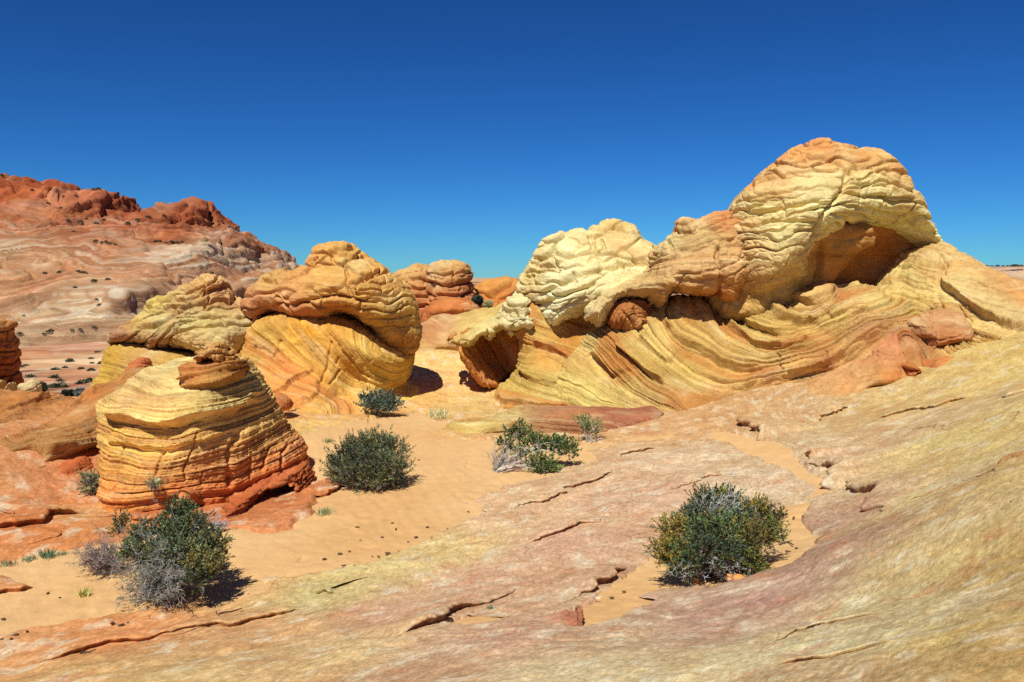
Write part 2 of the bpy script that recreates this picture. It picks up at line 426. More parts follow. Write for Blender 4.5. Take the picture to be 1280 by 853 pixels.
    for ln in cracks:
        cw, cd = crackw * sc, 0.07 * sc
        if isinstance(ln[0], (int, float)): cw, cd, ln = ln[0] * sc, ln[1] * sc, ln[2]
        q = px2xz(spline(ln, 4, False), field, Y0)
        k_ = near_line(V[:, [0, 2]], q, 4 * cw + .1 * sc); v_ = V[k_]
        wob = np.stack([fbm(v_ / (0.25 * sc), seed + 20, 2), fbm(v_ / (0.25 * sc) + 4, seed + 21, 2)], -1) * 0.05 * sc
        dd, _, run = seg_dist(v_[:, [0, 2]] + wob, q)
        front = (v_[:, 1] < Y0 + 0.2)
        disp[k_] -= cd * np.exp(-(dd / cw) ** 2) * smooth(0, 0.06, run) * smooth(0, 0.06, 1 - run) * front
    for A, Ln, pts in steps:                          # ledge: rock above the line stands out over it (line runs left to right)
        q = px2xz(spline(pts, 4, False), field, Y0)
        k_ = near_line(V[:, [0, 2]], q, 4 * Ln * sc); v_ = V[k_]
        wob = np.stack([fbm(v_ / (0.4 * sc), seed + 24, 2), fbm(v_ / (0.4 * sc) + 4, seed + 25, 2)], -1) * 0.05 * sc
        dd, side, run = seg_dist(v_[:, [0, 2]] + wob, q)
        tp = smooth(0, 0.12, run) * smooth(0, 0.12, 1 - run) * (v_[:, 1] < Y0 + 0.2)
        disp[k_] += A * sc * tp * np.where(side > 0, 1, -0.6) * np.exp(-dd / (Ln * sc)) * smooth(0, 0.03 * sc, dd)
    disp += rough[0] * sc * fbm(V / (rough[1] * 0.6 * sc), seed + 30, 4) * 2 + fine[0] * sc * fbm(V * (fine[1] / sc), seed + 40, 3) * 2
    if chip and h < .1:                              # small broken faces
        c1, c2, cc_ = worley(W * np.array([1, 1, 1.9]) / (.20 * sc), seed + 90); d1, d2, dd_ = worley(W * np.array([1, 1, 1.6]) / (.085 * sc), seed + 91)
        disp += chip * sc * (1.4 * (cc_ - .5) + .7 * (dd_ - .5)) * smooth(.25, .6, vnoise(V / (.7 * sc), seed + 92))
    if crag:                                         # broken blocks along the crest
        am, cs, mk = crag; mk = np.asarray(mk, float); q = px2xz(mk[:, :2], field, Y0)
        m_ = R.sample(np.clip(idw(R.Q, q, mk[:, 2:3], 0.012 * Y0, 1.5), 0, 1), x, z)
        f1, f2, cid = worley(W / np.array([cs * 1.6, cs * 1.6, cs * .8]), seed + 80); g1, g2, cid2 = worley(W / (cs * .45) + 3, seed + 81)
        disp += am * m_ * ((cid - .5) * 1.2 + .5 * (cid2 - .5) - .6 * np.exp(-((f2 - f1) / .12) ** 2) - .25 * np.exp(-((g2 - g1) / .12) ** 2))
    V2 = V + N * disp[:, None]
    me2.vertices.foreach_set('co', V2.astype(np.float32).ravel())
    # stone colour from the tints; alcove and butte tints carry light and shade
    tn = np.asarray([t[:2] for t in tint], float); q = px2xz(tn, field, Y0)
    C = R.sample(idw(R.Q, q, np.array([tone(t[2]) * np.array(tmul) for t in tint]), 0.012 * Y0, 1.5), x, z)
    if lay:
        for con, fr, sd_ in lay:
            v = 0.6 * layers(s * fr + 0.15 * fbm(V / (0.5 * sc), sd_ + 3, 2), sd_, 0.5) + 0.4 * n1(s * fr * 3.1, sd_ + 1)
            C = C * (1 + con * (v[:, None] - 0.5) * np.array([1.2, 1.6, 1.9]))
    if accent:
        col, fr, thr, sd_, amt = accent[:5]
        if len(accent) > 5:
            ma = np.asarray(accent[5], float); qa = px2xz(ma[:, :2], field, Y0)
            amt = amt * R.sample(np.clip(idw(R.Q, qa, ma[:, 2:3], 0.012 * Y0, 1.5), 0, 1), x, z)
        v = 0.7 * n1(s * fr, sd_) + 0.3 * vnoise(V / (0.9 * sc), sd_ + 2)
        k = (amt * smooth(thr, thr + 0.12, v))[:, None]; C = C * (1 - k) + tone(col) * k
    # rusty and bleached mottling drawn out along the beds
    ru = smooth(.12, .5, fbm(np.stack([s * 3.5, x / (1.1 * sc), z / (1.1 * sc) + y / sc], -1), seed + 71, 5))[:, None] * rust
    bl = smooth(.12, .5, fbm(np.stack([s * 5 + 30, x / (.8 * sc), z / (.8 * sc) + y / sc], -1), seed + 72, 5))[:, None] * bleach
    C = C * (1 - ru) + (.35 * C + .65 * tone((204, 128, 66))) * ru
    C = C * (1 - bl) + (.4 * C + .6 * tone((236, 220, 168))) * bl
    st = fbm(V / (0.7 * sc), seed + 70, 4)[:, None]
    C = C * (1 + 0.22 * st * np.array([0.7, 1.0, 1.3]))
    put_col(me2, C); put_val(me2, s); shade(me2)
    return link(name, me2, mat or M_ROCK, parent)
# ------------------------------------------------------------------ ground
GC = [  # px, py, height of the ground there
 (620,640,0),(480,600,0),(560,522,.05),(440,640,0),(330,700,0),(100,740,.0),(10,745,0),(300,750,.02),(690,600,.02),(740,560,.06),(560,690,.04),
 (460,707,.03),(400,740,.08),(600,740,.26),(560,800,.5),(300,800,.17),(100,800,.06),(0,850,.15),(200,850,.36),(400,850,.6),(640,850,.9),(900,850,1.2),(1100,850,1.44),(1280,850,1.66),
 (700,690,.24),(800,640,.24),(800,760,.45),(895,715,.4),(1000,680,.42),(1000,620,.38),(900,600,.3),(800,590,.2),(950,550,.42),(850,540,.28),(1060,560,.62),(1100,650,.85),(1000,760,.78),
 (1150,740,1.1),(1280,740,1.5),(1280,640,1.48),(1200,600,1.15),(1280,560,1.46),(1150,520,1.0),(1280,500,1.55),(1060,510,.8),(900,502,.6),(850,516,.4),(800,513,.28),(1000,482,.93),
 (1050,470,1.08),(1100,456,1.3),(1200,470,1.4),(1280,430,1.9),(1200,400,2.1),(700,512,.1),(640,512,.06),(540,502,.1),(550,465,.4),(548,435,.85),(600,440,.6),
 (60,650,.04),(60,605,.2),(10,640,.08),(240,650,-.02),(130,645,.0),(330,640,-.02),(385,606,-.02),(60,680,.02),(480,512,.09),(400,516,.22),(345,525,.3),(10,585,.42),(400,560,.06)]
GX = []
for px, py, z in GC:
    d = rays(px, py); t = (z - EYE) / d[2]; GX.append((d[0] * t, d[1] * t, z))
GX += [(0,-3,1.5),(5,-3,2.4),(-5,-3,.5),(0,1,1.4),(3,1.5,1.8),(-4,2,.35),(9,5,2.9),(-15,8,.5),(-15,16,.7),(15,14,2.6),(0,27,.9),(-10,27,.4),(10,27,1.6),(16,24,1.8),(-18,24,-2.6),(-14,19,-.9),(-22,20,-2.2),(-12,23,-.8),(4,23,.9),(-9,20,.4)]
GX = np.array(GX)
_g = RBF(GX[:, :2], GX[:, 2], c=1.0, reg=2e-3)
def base_h(Q):
    r = np.hypot(Q[:, 0], Q[:, 1])
    out = np.clip(_g(Q), -4, 3.2) if (r < 40).any() else np.zeros(len(Q))
    i = np.nonzero(r > 24)[0]
    if len(i):
        k = smooth(24, 40, r[i]); P = np.concatenate([Q[i], np.zeros((len(i), 1))], 1)
        far = np.interp(r[i], [20, 30, 85, 150, 250, 600, 6000], [.4, -1.5, -8, -13, -17.6, -19, -19.5])
        far = far + smooth(60, 200, r[i]) * 1.2 * fbm(P / 30, 400, 4) + smooth(30, 60, r[i]) * .5 * fbm(P / 9, 401, 3)
        out[i] = out[i] * (1 - k) + far * k
    return out
def ghit(px, py):
    d = rays(px, py); t = 2.0
    d = d.reshape(-1, 3); t = np.full(len(d), 1.5); done = np.zeros(len(d), bool)
    for _ in range(90):
        P = np.array([0, 0, EYE]) + d * t[:, None]
        gap = P[:, 2] - base_h(P[:, :2])
        if np.all(np.abs(gap) < .003): break
        t = t + np.clip(gap / np.maximum(-d[:, 2], .02) * .6, -.5, 6)
    return np.array([0, 0, EYE]) + d * t[:, None]
def gxy(pts): pts = np.asarray(pts, float); return ghit(pts[:, 0], pts[:, 1])[:, :2]

SANDS = [
 [(-60,700),(0,704),(45,694),(90,686),(130,678),(200,664),(265,656),(330,664),(372,650),(396,626),(392,600),(390,572),(372,548),(400,536),(440,526),(470,522),(500,519),(530,516),(545,518),(556,528),(548,543),
  (600,548),(650,545),(700,548),(740,554),(800,545),(842,545),(800,556),(752,566),(740,578),(716,592),(680,606),(640,620),(590,646),(545,671),(500,690),(470,701),(430,707),(385,716),(320,722),(325,738),(290,747),(230,753),(180,762),(110,771),(40,786),(-60,800)],
 [(719,784),(728,762),(755,745),(785,722),(806,706),(826,690),(870,660),(930,640),(976,632),(1018,624),(1012,640),(1004,652),(1020,672),(1008,692),(980,706),(930,722),(860,735),(800,755),(760,772)],
 [(880,538),(940,545),(985,557),(1008,575),(1034,598),(1040,611),(1022,620),(1000,626),(1012,608),(985,592),(955,572),(905,552)],
 [(576,776),(600,763),(640,748),(672,738),(684,734),(664,752),(632,766),(602,777)],
]
SXY = [gxy(spline(s, 4)) for s in SANDS]
def sand_sd(Q):
    out = np.full(len(Q), -50.0)
    for s in SXY:
        k = near_line(Q, s, .9)
        P = np.concatenate([Q[k], np.zeros((len(k), 1))], 1)
        wob = .12 * fbm(P / .7, 410, 4) + .08 * fbm(P / .2, 411, 4) - (.06 * smooth(.4, .7, vnoise(P / .8, 412)) if s is SXY[2] else 0)
        out[k] = np.maximum(out[k], sdf(Q[k], s) + wob)
    return out
# bedding lines traced over the slickrock
GL = [(0, [(0,845),(200,800),(400,742),(480,705),(560,665),(640,622),(720,592),(800,560),(900,540)]),
 (1, [(300,853),(450,800),(600,740),(700,690),(800,627),(870,602),(960,582)]),
 (2, [(560,853),(700,802),(800,762),(900,737),(980,712),(1030,672),(1062,620),(1100,560)]),
 (3, [(850,853),(950,812),(1050,772),(1130,722),(1200,662),(1280,612)]),
 (4, [(1100,853),(1200,802),(1280,752)]),
 (3.3, [(1000,522),(1100,502),(1200,480),(1280,452)]),
 (-1, [(0,760),(100,700),(250,640),(380,610)]), (-2, [(0,650),(120,620),(130,600)])]
_lx, _lv = [], []
for lev, pts in GL:
    q = gxy(spline(pts, 3, False)); _lx.append(q); _lv.append(np.full(len(q), lev))
_gl = RBF(np.concatenate(_lx)[::2], np.concatenate(_lv)[::2], c=.6, reg=5e-3)
# steps in the slab: height, fade, line from left to right, the far side stands high
STEPS = [(.09,.6,[(500,800),(544,784),(565,773),(584,763),(610,753),(640,742),(655,732),(664,722)]),
 (.10,.5,[(656,774),(690,758),(720,745),(750,730),(767,725),(785,712),(802,706)]),
 (.05,.5,[(600,701),(630,692),(706,661),(748,648),(778,625),(804,615),(837,611),(870,603),(888,595),(910,592),(955,584)]),
 (.04,.4,[(385,741),(402,746),(420,744)]),
 (.022,.4,[(949,811),(1005,790),(1067,777),(1117,768)]),
 (.022,.4,[(958,836),(1011,825),(1067,816),(1120,806)]),
 (.10,.5,[(-20,662),(20,660),(60,652),(110,640)]),(.07,.4,[(-10,690),(20,684),(45,680),(90,668)]),(.05,.4,[(-10,751),(18,744),(45,736)]),
 (.06,.5,[(110,640),(160,652),(230,650),(270,640)]),(.05,.4,[(1180,520),(1200,514),(1228,503),(1270,496)]),
 (.07,.5,[(1010,532),(1035,520),(1060,508)]),(.06,.4,[(390,620),(430,606),(470,596)]),
 (.05,.4,[(60,806),(75,816),(92,812)]),(.05,.4,[(830,752),(850,745),(880,743)]),(.04,.3,[(330,512),(370,516),(420,508)])]
GROOVES_ = [(.05,.16,[(1018,574),(1032,588),(1040,606)]),(.03,.10,[(1040,600),(1062,600),(1075,612),(1082,630),(1084,650)]),(.05,.12,[(925,526),(930,534),(929,544),(938,549)]),
 (.025,.07,[(1048,630),(1056,638),(1060,645)]),(.02,.04,[(930,545),(990,562),(1016,575)])]
STEPS += [(.05,.5,[(0,832),(120,806),(240,790),(330,771),(420,752)]),
 (.05,.5,[(620,642),(680,626),(740,602),(800,582)]),(.05,.6,[(760,577),(830,562),(900,553)]),
 (.05,.6,[(1060,562),(1120,542),(1200,530),(1280,521)]),(.025,.5,[(1100,641),(1180,612),(1250,592)]),(.02,.5,[(1090,722),(1160,692),(1240,662),(1290,642)]),(.04,.5,[(180,800),(260,785),(350,768)]),(.05,.5,[(1080,530),(1150,515),(1210,500)])]
STEPS += [(.26,.5,[(1014,568),(1022,580),(1032,590),(1042,607),(1046,612)]),(.12,.4,[(1038,599),(1062,600),(1075,612),(1082,630),(1086,652)]),(.16,.4,[(922,524),(930,534),(929,544),(938,551)]),(.06,.3,[(1046,628),(1056,638),(1061,646)])]
GROOVES = [(.02,.04,[(930,545),(990,562),(1016,575)])]
ST = [(a, l, gxy(spline(p, 3, False))) for a, l, p in STEPS]
GR = [(w, d, gxy(spline(p, 3, False))) for w, d, p in GROOVES]
GT = [(1000,722,(178,136,110)),(960,746,(182,138,114)),(1046,652,(186,144,112)),(905,772,(190,148,120)),(850,795,(200,160,128)),(600,720,(208,160,122)),(500,760,(206,158,120)),(700,680,(210,162,126)),(800,620,(208,164,126)),(850,570,(214,176,134)),(560,690,(220,186,122)),(480,705,(222,190,122)),(640,640,(214,170,124)),
 (430,715,(214,184,118)),(400,742,(196,172,110)),(300,730,(222,170,110)),(300,790,(212,160,106)),(150,790,(218,142,84)),(60,810,(216,150,92)),(100,845,(214,168,106)),(250,840,(212,172,112)),
 (400,820,(218,178,118)),(560,840,(206,164,122)),(700,840,(220,190,138)),(640,800,(206,160,124)),(800,800,(204,168,122)),(850,840,(216,186,132)),(950,780,(198,156,118)),(940,830,(216,188,136)),
 (1000,850,(200,162,112)),(1050,800,(216,192,136)),(1040,720,(196,158,118)),(1080,760,(216,192,134)),(1120,700,(216,186,124)),(1200,700,(210,176,110)),(1200,800,(202,166,100)),(1280,800,(190,146,82)),(1280,700,(192,150,84)),
 (1150,620,(218,186,124)),(1250,600,(206,168,104)),(1280,540,(222,186,116)),(1200,540,(222,188,120)),(1100,550,(210,170,122)),(1050,570,(208,164,120)),(1000,560,(212,176,132)),(960,600,(212,180,140)),
 (1000,520,(208,162,116)),(1060,520,(208,166,112)),(1130,500,(222,184,118)),(1250,470,(226,186,112)),(1200,430,(226,186,110)),(1280,430,(224,184,108)),(950,510,(206,158,106)),(900,520,(204,156,104)),(850,535,(208,164,112)),(1060,650,(190,148,112)),(1020,690,(176,134,104)),
 (540,470,(240,196,124)),(560,440,(238,196,120)),(520,500,(236,190,112)),(600,500,(222,186,118)),(640,512,(214,178,110)),(700,512,(204,156,108)),(800,512,(206,158,110)),
 (60,620,(206,128,78)),(20,650,(204,112,58)),(100,640,(220,166,100)),(60,670,(212,128,70)),(150,660,(212,132,72)),(250,650,(206,120,64)),(330,640,(198,116,66)),(370,620,(204,120,66)),(330,655,(206,126,74)),
 (420,530,(232,184,112)),(380,535,(230,182,104)),(345,520,(218,148,84)),(420,505,(218,150,88)),(10,600,(212,146,92)),(90,600,(206,122,72)),(200,640,(204,110,58)),
 (60,460,(196,136,96)),(100,450,(206,160,120)),(30,445,(200,140,100)),(110,480,(170,98,70)),(70,475,(190,120,82)),(90,437,(176,118,90))]
_gt = ghit(np.array([g[0] for g in GT], float), np.array([g[1] for g in GT], float))
def gq(Q): r = np.hypot(Q[:, 0], Q[:, 1]); return np.stack([np.arctan2(Q[:, 0], Q[:, 1]) * 3, np.log(r + .5) * 3], -1)
def gfix(e):
    x, y, c = e; c = tone(c)
    if y < 500 and x < 135: c = c * np.array([.9, .95, .9])
    elif x < 400 and y < 700: c = c * np.array([1, 1.14, 1.3])
    elif x > 1000 and y > 560: c = c * np.array([1.0, 1.09, 1.20])
    elif y > 560: c = c * np.array([1.02, 1.10, 1.20])
    elif x > 900: c = c * np.array([.93, 1.03, 1.06])
    return c
GTC = np.array([gfix(e) for e in GT])
def gfield(Q):
    """height of the bare rock, its colour and its bedding coordinate"""
    BH = base_h(Q); r_ = np.hypot(Q[:, 0], Q[:, 1]); P3 = np.concatenate([Q, BH[:, None]], 1)
    nearf = 1 - smooth(24, 34, r_)
    s_g = np.zeros(len(Q)); m_ = r_ < 36
    if m_.any(): s_g[m_] = _gl(Q[m_])
    sw = s_g + .10 * fbm(P3 / .9, 430, 4)
    streak = fbm(np.stack([sw * 5, Q[:, 0] * 2.6, Q[:, 1] * 2.6], -1), 440, 4)
    streak2 = fbm(np.stack([sw * 18, Q[:, 0] * 9, Q[:, 1] * 9], -1), 441, 3)
    H = BH + nearf * (.05 * fbm(P3 / 1.4, 450, 4) + .010 * streak + .006 * streak2 + .012 * fbm(P3 / .16, 452, 3)
                      + .045 * (layers(sw * 2.2, 460, .85) - .5) * smooth(.35, .6, vnoise(P3 / 1.1, 461)))
    C = idw(gq(Q), gq(_gt[:, :2]), GTC, .10, 1.7)
    fv = fbm(np.concatenate([Q / 22, np.zeros((len(Q), 1))], 1), 480, 4)[:, None]
    fs = fbm(np.stack([Q[:, 0] / 30, Q[:, 1] / 12, 0 * r_], -1), 481, 5)[:, None]
    farm = smooth(30, 60, r_)[:, None]
    fw = smooth(.05, .4, fbm(np.stack([Q[:, 0] / 7, Q[:, 1] / 5, 0 * r_], -1), 482, 4))[:, None] * farm
    C = C * (1 + farm * (1.3 * fs * np.array([.7, 1.1, 1.4]) + .5 * fv)); C = C * (1 - .6 * fw) + tone((216, 190, 156)) * .6 * fw
    nf = nearf[:, None]
    blot = fbm(P3 / .45, 485, 5)[:, None]; blo2 = fbm(P3 / .09 + 3, 487, 3)[:, None]
    C = C * (1 + nf * (.16 * streak[:, None] * np.array([.8, 1.2, 1.5]) + .14 * streak2[:, None] + .22 * blot * np.array([.6, 1, 1.3]) + .10 * blo2))
    pale = smooth(.10, .5, fbm(np.stack([sw * 8, Q[:, 0] * 4.5, Q[:, 1] * 4.5], -1), 486, 5))[:, None] * nf
    C = C * (1 - .55 * pale) + tone((230, 216, 182)) * .55 * pale
    rust = smooth(.22, .55, fbm(np.stack([sw * 7 + 40, Q[:, 0] * 3, Q[:, 1] * 3], -1), 488, 5))[:, None] * nf
    C = C * (1 - .4 * rust) + tone((196, 126, 84)) * .4 * rust
    return BH, H, C, sw
A0 = radians(37)
az = np.concatenate([np.linspace(-pi, -A0, 60)[:-1], np.linspace(-A0, A0, 980), np.linspace(A0, pi, 60)[1:]])
inv = np.concatenate([np.linspace(1 / .9, 1 / 2.4, 16)[:-1], np.arange(1 / 2.4, 1 / 13, -.00042), np.linspace(1 / 13, 1 / 34, 110)[:-1], 1 / np.geomspace(34, 400, 190)[:-1], 1 / np.geomspace(400, 9000, 60)])
rr = 1 / inv
AZ, RR = np.meshgrid(az, rr, indexing='ij')
GQ = np.stack([(RR * np.sin(AZ)).ravel(), (RR * np.cos(AZ)).ravel()], -1)
BH, H, C, sw = gfield(GQ); SDV = sand_sd(GQ)
r_ = np.hypot(GQ[:, 0], GQ[:, 1]); P3 = np.concatenate([GQ, BH[:, None]], 1)
mm = (r_ < 26) & (GQ[:, 1] > 1) & (np.abs(AZ.ravel()) < A0)
qn = GQ[mm]; pn = P3[mm]
wob = np.stack([fbm(pn / .3, 470, 3), fbm(pn / .3 + 5, 471, 3)], -1) * .05
add = np.zeros(len(qn))
for w_, d_, pts in GR:
    k_ = near_line(qn, pts, w_ * 4 + .1)
    if not len(k_): continue
    dd, side, run = seg_dist(qn[k_] + wob[k_], pts)
    add[k_] -= d_ * np.exp(-(dd / w_) ** 2) * smooth(0, .1, run) * smooth(0, .1, 1 - run)
H[mm] += add
# the rock dips under the sand
H -= np.where(SDV > -.5, .22 * smooth(-.03, .8, SDV) + .05 * smooth(-.04, .03, SDV) - .012, 0)
na, nr = AZ.shape
idx = np.arange(na * nr).reshape(na, nr)
F = np.stack([idx[:-1, :-1], idx[:-1, 1:], idx[1:, 1:], idx[1:, :-1]], -1).reshape(-1, 4)[:, ::-1]
Vg = [np.concatenate([GQ, H[:, None]], 1)]; Fg = [F]; Cg = [C]; Bg = [sw]; nv = len(GQ)
# flaking sheets of the slab: each ends in a broken, slightly undercut edge along its traced line and merges with the slab behind
def jag(t, sd, fr, am): return am * (2 * n1(t * fr, sd) - 1)
for li, (A, Ln, pts) in enumerate(ST):
    L = np.linalg.norm(np.diff(pts, axis=0), axis=1).sum(); n = int(np.clip(L / .012, 40, 520))
    cum = np.concatenate([[0], np.cumsum(np.linalg.norm(np.diff(pts, axis=0), axis=1))]); t = np.linspace(0, 1, n); tm = t * L
    p = np.stack([np.interp(tm, cum, pts[:, k]) for k in (0, 1)], -1)
    tg = np.gradient(p, axis=0); tg /= np.linalg.norm(tg, axis=1, keepdims=True)
    for _ in range(12): tg = (np.roll(tg, 1, 0) + tg + np.roll(tg, -1, 0)); tg /= np.linalg.norm(tg, axis=1, keepdims=True)
    tg[0], tg[-1] = tg[1], tg[-2]; nn = np.stack([-tg[:, 1], tg[:, 0]], -1)
    rm = np.hypot(*p.mean(0)); wid = 1.5 * Ln * np.clip(rm / 8, .5, 2.0)
    p = p + nn * (jag(tm, 700 + li, 2.2, .10) + jag(tm, 720 + li, 7, .045) + jag(tm, 740 + li, 22, .014))[:, None] * np.clip(rm / 8, .6, 2)
    tp = smooth(0, .18, t) * smooth(0, .18, 1 - t) * (.25 + 1.2 * smooth(.25, .7, n1(tm * 1.6, 760 + li)))
    v = np.concatenate([np.linspace(0, .12, 5)[:-1], np.linspace(.12, 1, 26)])
    q = (p[:, None] + nn[:, None] * (v * wid)[None, :, None]).reshape(-1, 2)
    bh_, h_, c_, s_ = gfield(q); sdv = sand_sd(q)
    h_ = h_ - np.where(sdv > -.5, .22 * smooth(-.03, .8, sdv) * 0, 0)
    prof = (np.clip(1 - v, 0, 1) ** 1.3)[None] * (A * .8 * tp)[:, None]
    lip_ = 1 - .35 * np.exp(-(v / .03) ** 2)
    z = h_.reshape(n, -1) + prof * lip_[None] - .012 * smooth(.75, 1, v)[None]
    top = np.concatenate([q, z.reshape(-1, 1)], 1); m = len(v)
    # wall under the edge
    wz = np.linspace(0, 1, 6)[1:]; e = top.reshape(n, m, 3)[:, 0]
    base_e = h_.reshape(n, m)[:, 0] - .06
    W3 = []
    for k in wz:
        und = (.45 * A * sin(pi * min(k * 1.1, 1)) + jag(tm, 780 + li + int(k * 50), 14, .008)) * tp
        W3.append(np.concatenate([e[:, :2] + nn * und[:, None], (e[:, 2] * (1 - k) + base_e * k)[:, None]], 1))
    W3 = np.stack(W3, 1)
    allv = np.concatenate([W3[:, ::-1], top.reshape(n, m, 3)], 1); M = allv.shape[1]
    ii = np.arange(n * M).reshape(n, M) + nv
    f = np.stack([ii[:-1, :-1], ii[1:, :-1], ii[1:, 1:], ii[:-1, 1:]], -1).reshape(-1, 4)
    cc = c_.reshape(n, m, 3); ss = s_.reshape(n, m)
    cw = np.repeat((cc[:, :1] * np.array([.80, .62, .52])), 5, 1)          # edge wall darker and redder than the top of the sheet
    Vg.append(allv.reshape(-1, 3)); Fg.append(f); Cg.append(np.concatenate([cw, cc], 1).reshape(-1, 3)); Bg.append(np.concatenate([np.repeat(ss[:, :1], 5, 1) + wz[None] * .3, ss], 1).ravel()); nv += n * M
me = raw_mesh('ground', np.concatenate(Vg), np.concatenate(Fg))
put_col(me, np.concatenate(Cg)); put_val(me, np.concatenate(Bg)); shade(me)
ground = tag(link('ground', me, M_SLAB), kind='structure', label='bare streaked sandstone slickrock sloping up to the right')
# sand lying in the hollows: same grid, only where there is sand
foot = worley(P3[:, [0, 1, 2]] * np.array([2.6, 2.6, 0]) + np.array([.2, .7, .5]), 498)
foot = np.exp(-(foot[0] / .22) ** 2) * (vnoise(P3 / 1.7, 499) > .5)
SH = BH + .014 * fbm(P3 / .9, 490, 3) + .008 * fbm(P3 / .10, 491, 3) - .022 * foot - .02 * smooth(.25, -.05, SDV) + .0022 * np.sin(GQ[:, 0] * 34 + GQ[:, 1] * 12 + 5 * fbm(P3 / .6, 497, 3)) * smooth(.45, .7, vnoise(P3 / 1.3, 494))
keep = (SDV > -.10).reshape(na, nr); fk = (keep[:-1, :-1] & keep[1:, 1:] & keep[:-1, 1:] & keep[1:, :-1]).ravel()
Fs = F[fk]; u, ivs = np.unique(Fs, return_inverse=True)
Vs = np.concatenate([GQ, SH[:, None]], 1)[u]
me = raw_mesh('sand', Vs, ivs.reshape(-1, 4))
sc_ = tone((236, 184, 120)) * np.array([.87, .93, 1.04]) * (1 + .14 * fbm(P3[u] / 1.6, 495, 4)[:, None] * np.array([.5, 1, 1.6]) + .09 * fbm(P3[u] / .12, 496, 3)[:, None])
put_col(me, sc_); shade(me)
tag(link('sand', me, M_SAND), kind='structure', label='smooth pale orange sand filling the hollow between the rocks')
# ------------------------------------------------------------------ far hills
R_ = (190,104,64); 
def mesa_s(P):
    x, y, z = P.T
    set_ = z / 9.0 + .35 * fbm(np.stack([x / 160, 0 * x, z / 90], -1), 501, 3) + x / 420
    i = np.floor(set_); k = _h(i.astype(np.int32), 0 * i.astype(np.int32), 0 * i.astype(np.int32), 502) - .5
    return set_ * 1.0 + k * x / 26 * (1 - (set_ - i)) 
mesa = piece('sandstone_mesa', [(-700,150),(-400,170),(-200,190),(-60,205),(0,213),(10,216),(24,218),(44,225),(60,224),(74,227),(84,235),(92,241),(104,239),(114,235),(126,236),(140,245),(155,255),(170,263),(185,261),(199,251),(214,250),(226,248),(240,252),(250,258),(262,274),(272,287),(290,291),(310,300),(330,307),(345,319),(360,333),(400,348),(460,356),(520,366),(560,380),(560,470),(300,480),(-700,480)],
  420, w=38, Db=120, h=2.0, sub=1, mat=M_FAR, seed=500, rust=.5, bleach=.15, roundo=False, p=2, tmul=(.82, .75, .67), crag=(4.5, 14, [(0,225,1),(60,240,1),(120,245,1),(180,268,.8),(220,258,1),(270,295,1),(320,320,.7),(0,265,.3),(100,280,.3),(200,295,.3),(0,320,0),(150,330,0),(250,330,0),(100,400,0),(300,330,.2)]),
  depth=[(-400,440,240),(0,434,245),(120,432,250),(250,420,262),(350,410,280),(450,400,300),(0,400,268),(100,390,275),(250,380,285),(0,340,310),(100,345,312),(200,345,312),(300,350,320),(0,300,345),(100,300,350),(200,310,345),(300,330,355),(200,290,372),(100,265,375),(0,250,372),(250,300,365),(330,330,395),(0,225,400),(200,262,395),(-400,300,330),(-400,200,380)],
  strata=mesa_s, led=((1.5, 1.1, 509, .8), (.8, 3.2, 510, .75), (.4, 8.0, 511, .7)), rough=(.03, 2.4), fine=(.015, 6),
  tint=[(0,230,(176,92,54)),(60,245,(172,88,50)),(120,250,(168,84,48)),(220,262,(176,92,54)),(260,285,(172,86,50)),(320,315,(164,82,52)),(200,290,(182,98,58)),(150,272,(164,86,52)),(60,265,(180,104,68)),(0,265,(186,112,74)),(100,290,(190,118,82)),
        (0,285,(196,130,92)),(150,300,(200,140,104)),(220,312,(208,176,140)),(280,322,(208,182,150)),(310,330,(206,176,144)),(0,320,(206,172,134)),(60,325,(206,170,132)),(120,325,(204,150,112)),(200,332,(196,140,106)),(60,350,(196,142,106)),(150,345,(194,140,104)),(250,345,(190,138,106)),
        (0,365,(198,156,118)),(100,370,(206,178,140)),(30,395,(210,186,150)),(120,395,(214,192,156)),(60,408,(206,180,144)),(60,420,(180,152,120)),(120,418,(178,148,116)),(60,428,(172,120,94)),(0,432,(176,116,88)),(200,380,(204,170,134))],
  lay=((.40, 3.0, 520), (.45, 8.0, 523), (.25, 18, 525)), accent=((228,216,188), 6.0, .52, 530, .6, [(0,230,0),(100,250,0),(220,262,0),(300,300,0),(200,285,.0),(60,270,.1),(0,300,.5),(100,300,.35),(200,310,.9),(300,325,1),(0,330,1),(150,335,.5),(0,380,.8),(150,380,.7),(100,400,1),(30,420,.5)]))
tag(mesa, 'long red topped mesa with swirling pale stripes behind the left rocks', kind='structure')
plat = piece('plateau', [(1100,352),(1180,344),(1238,334),(1260,333),(1290,332),(1400,330),(1600,326),(1600,372),(1100,372)], 1500, w=60, Db=300, h=9, sub=0, mat=M_FAR, seed=550, roundo=False,
  depth=[(1200,360,1250),(1280,360,1250),(1280,345,1380),(1500,360,1250)], led=((2.5, 3, 551, .7),), rough=(.05, 3), fine=(.01, 6),
  tint=[(1240,336,(196,170,146)),(1280,336,(200,168,140)),(1270,348,(186,150,124)),(1280,360,(180,150,120))], lay=((.3, 8, 552),))
tag(plat, 'distant flat pale plateau at the right edge', kind='structure')

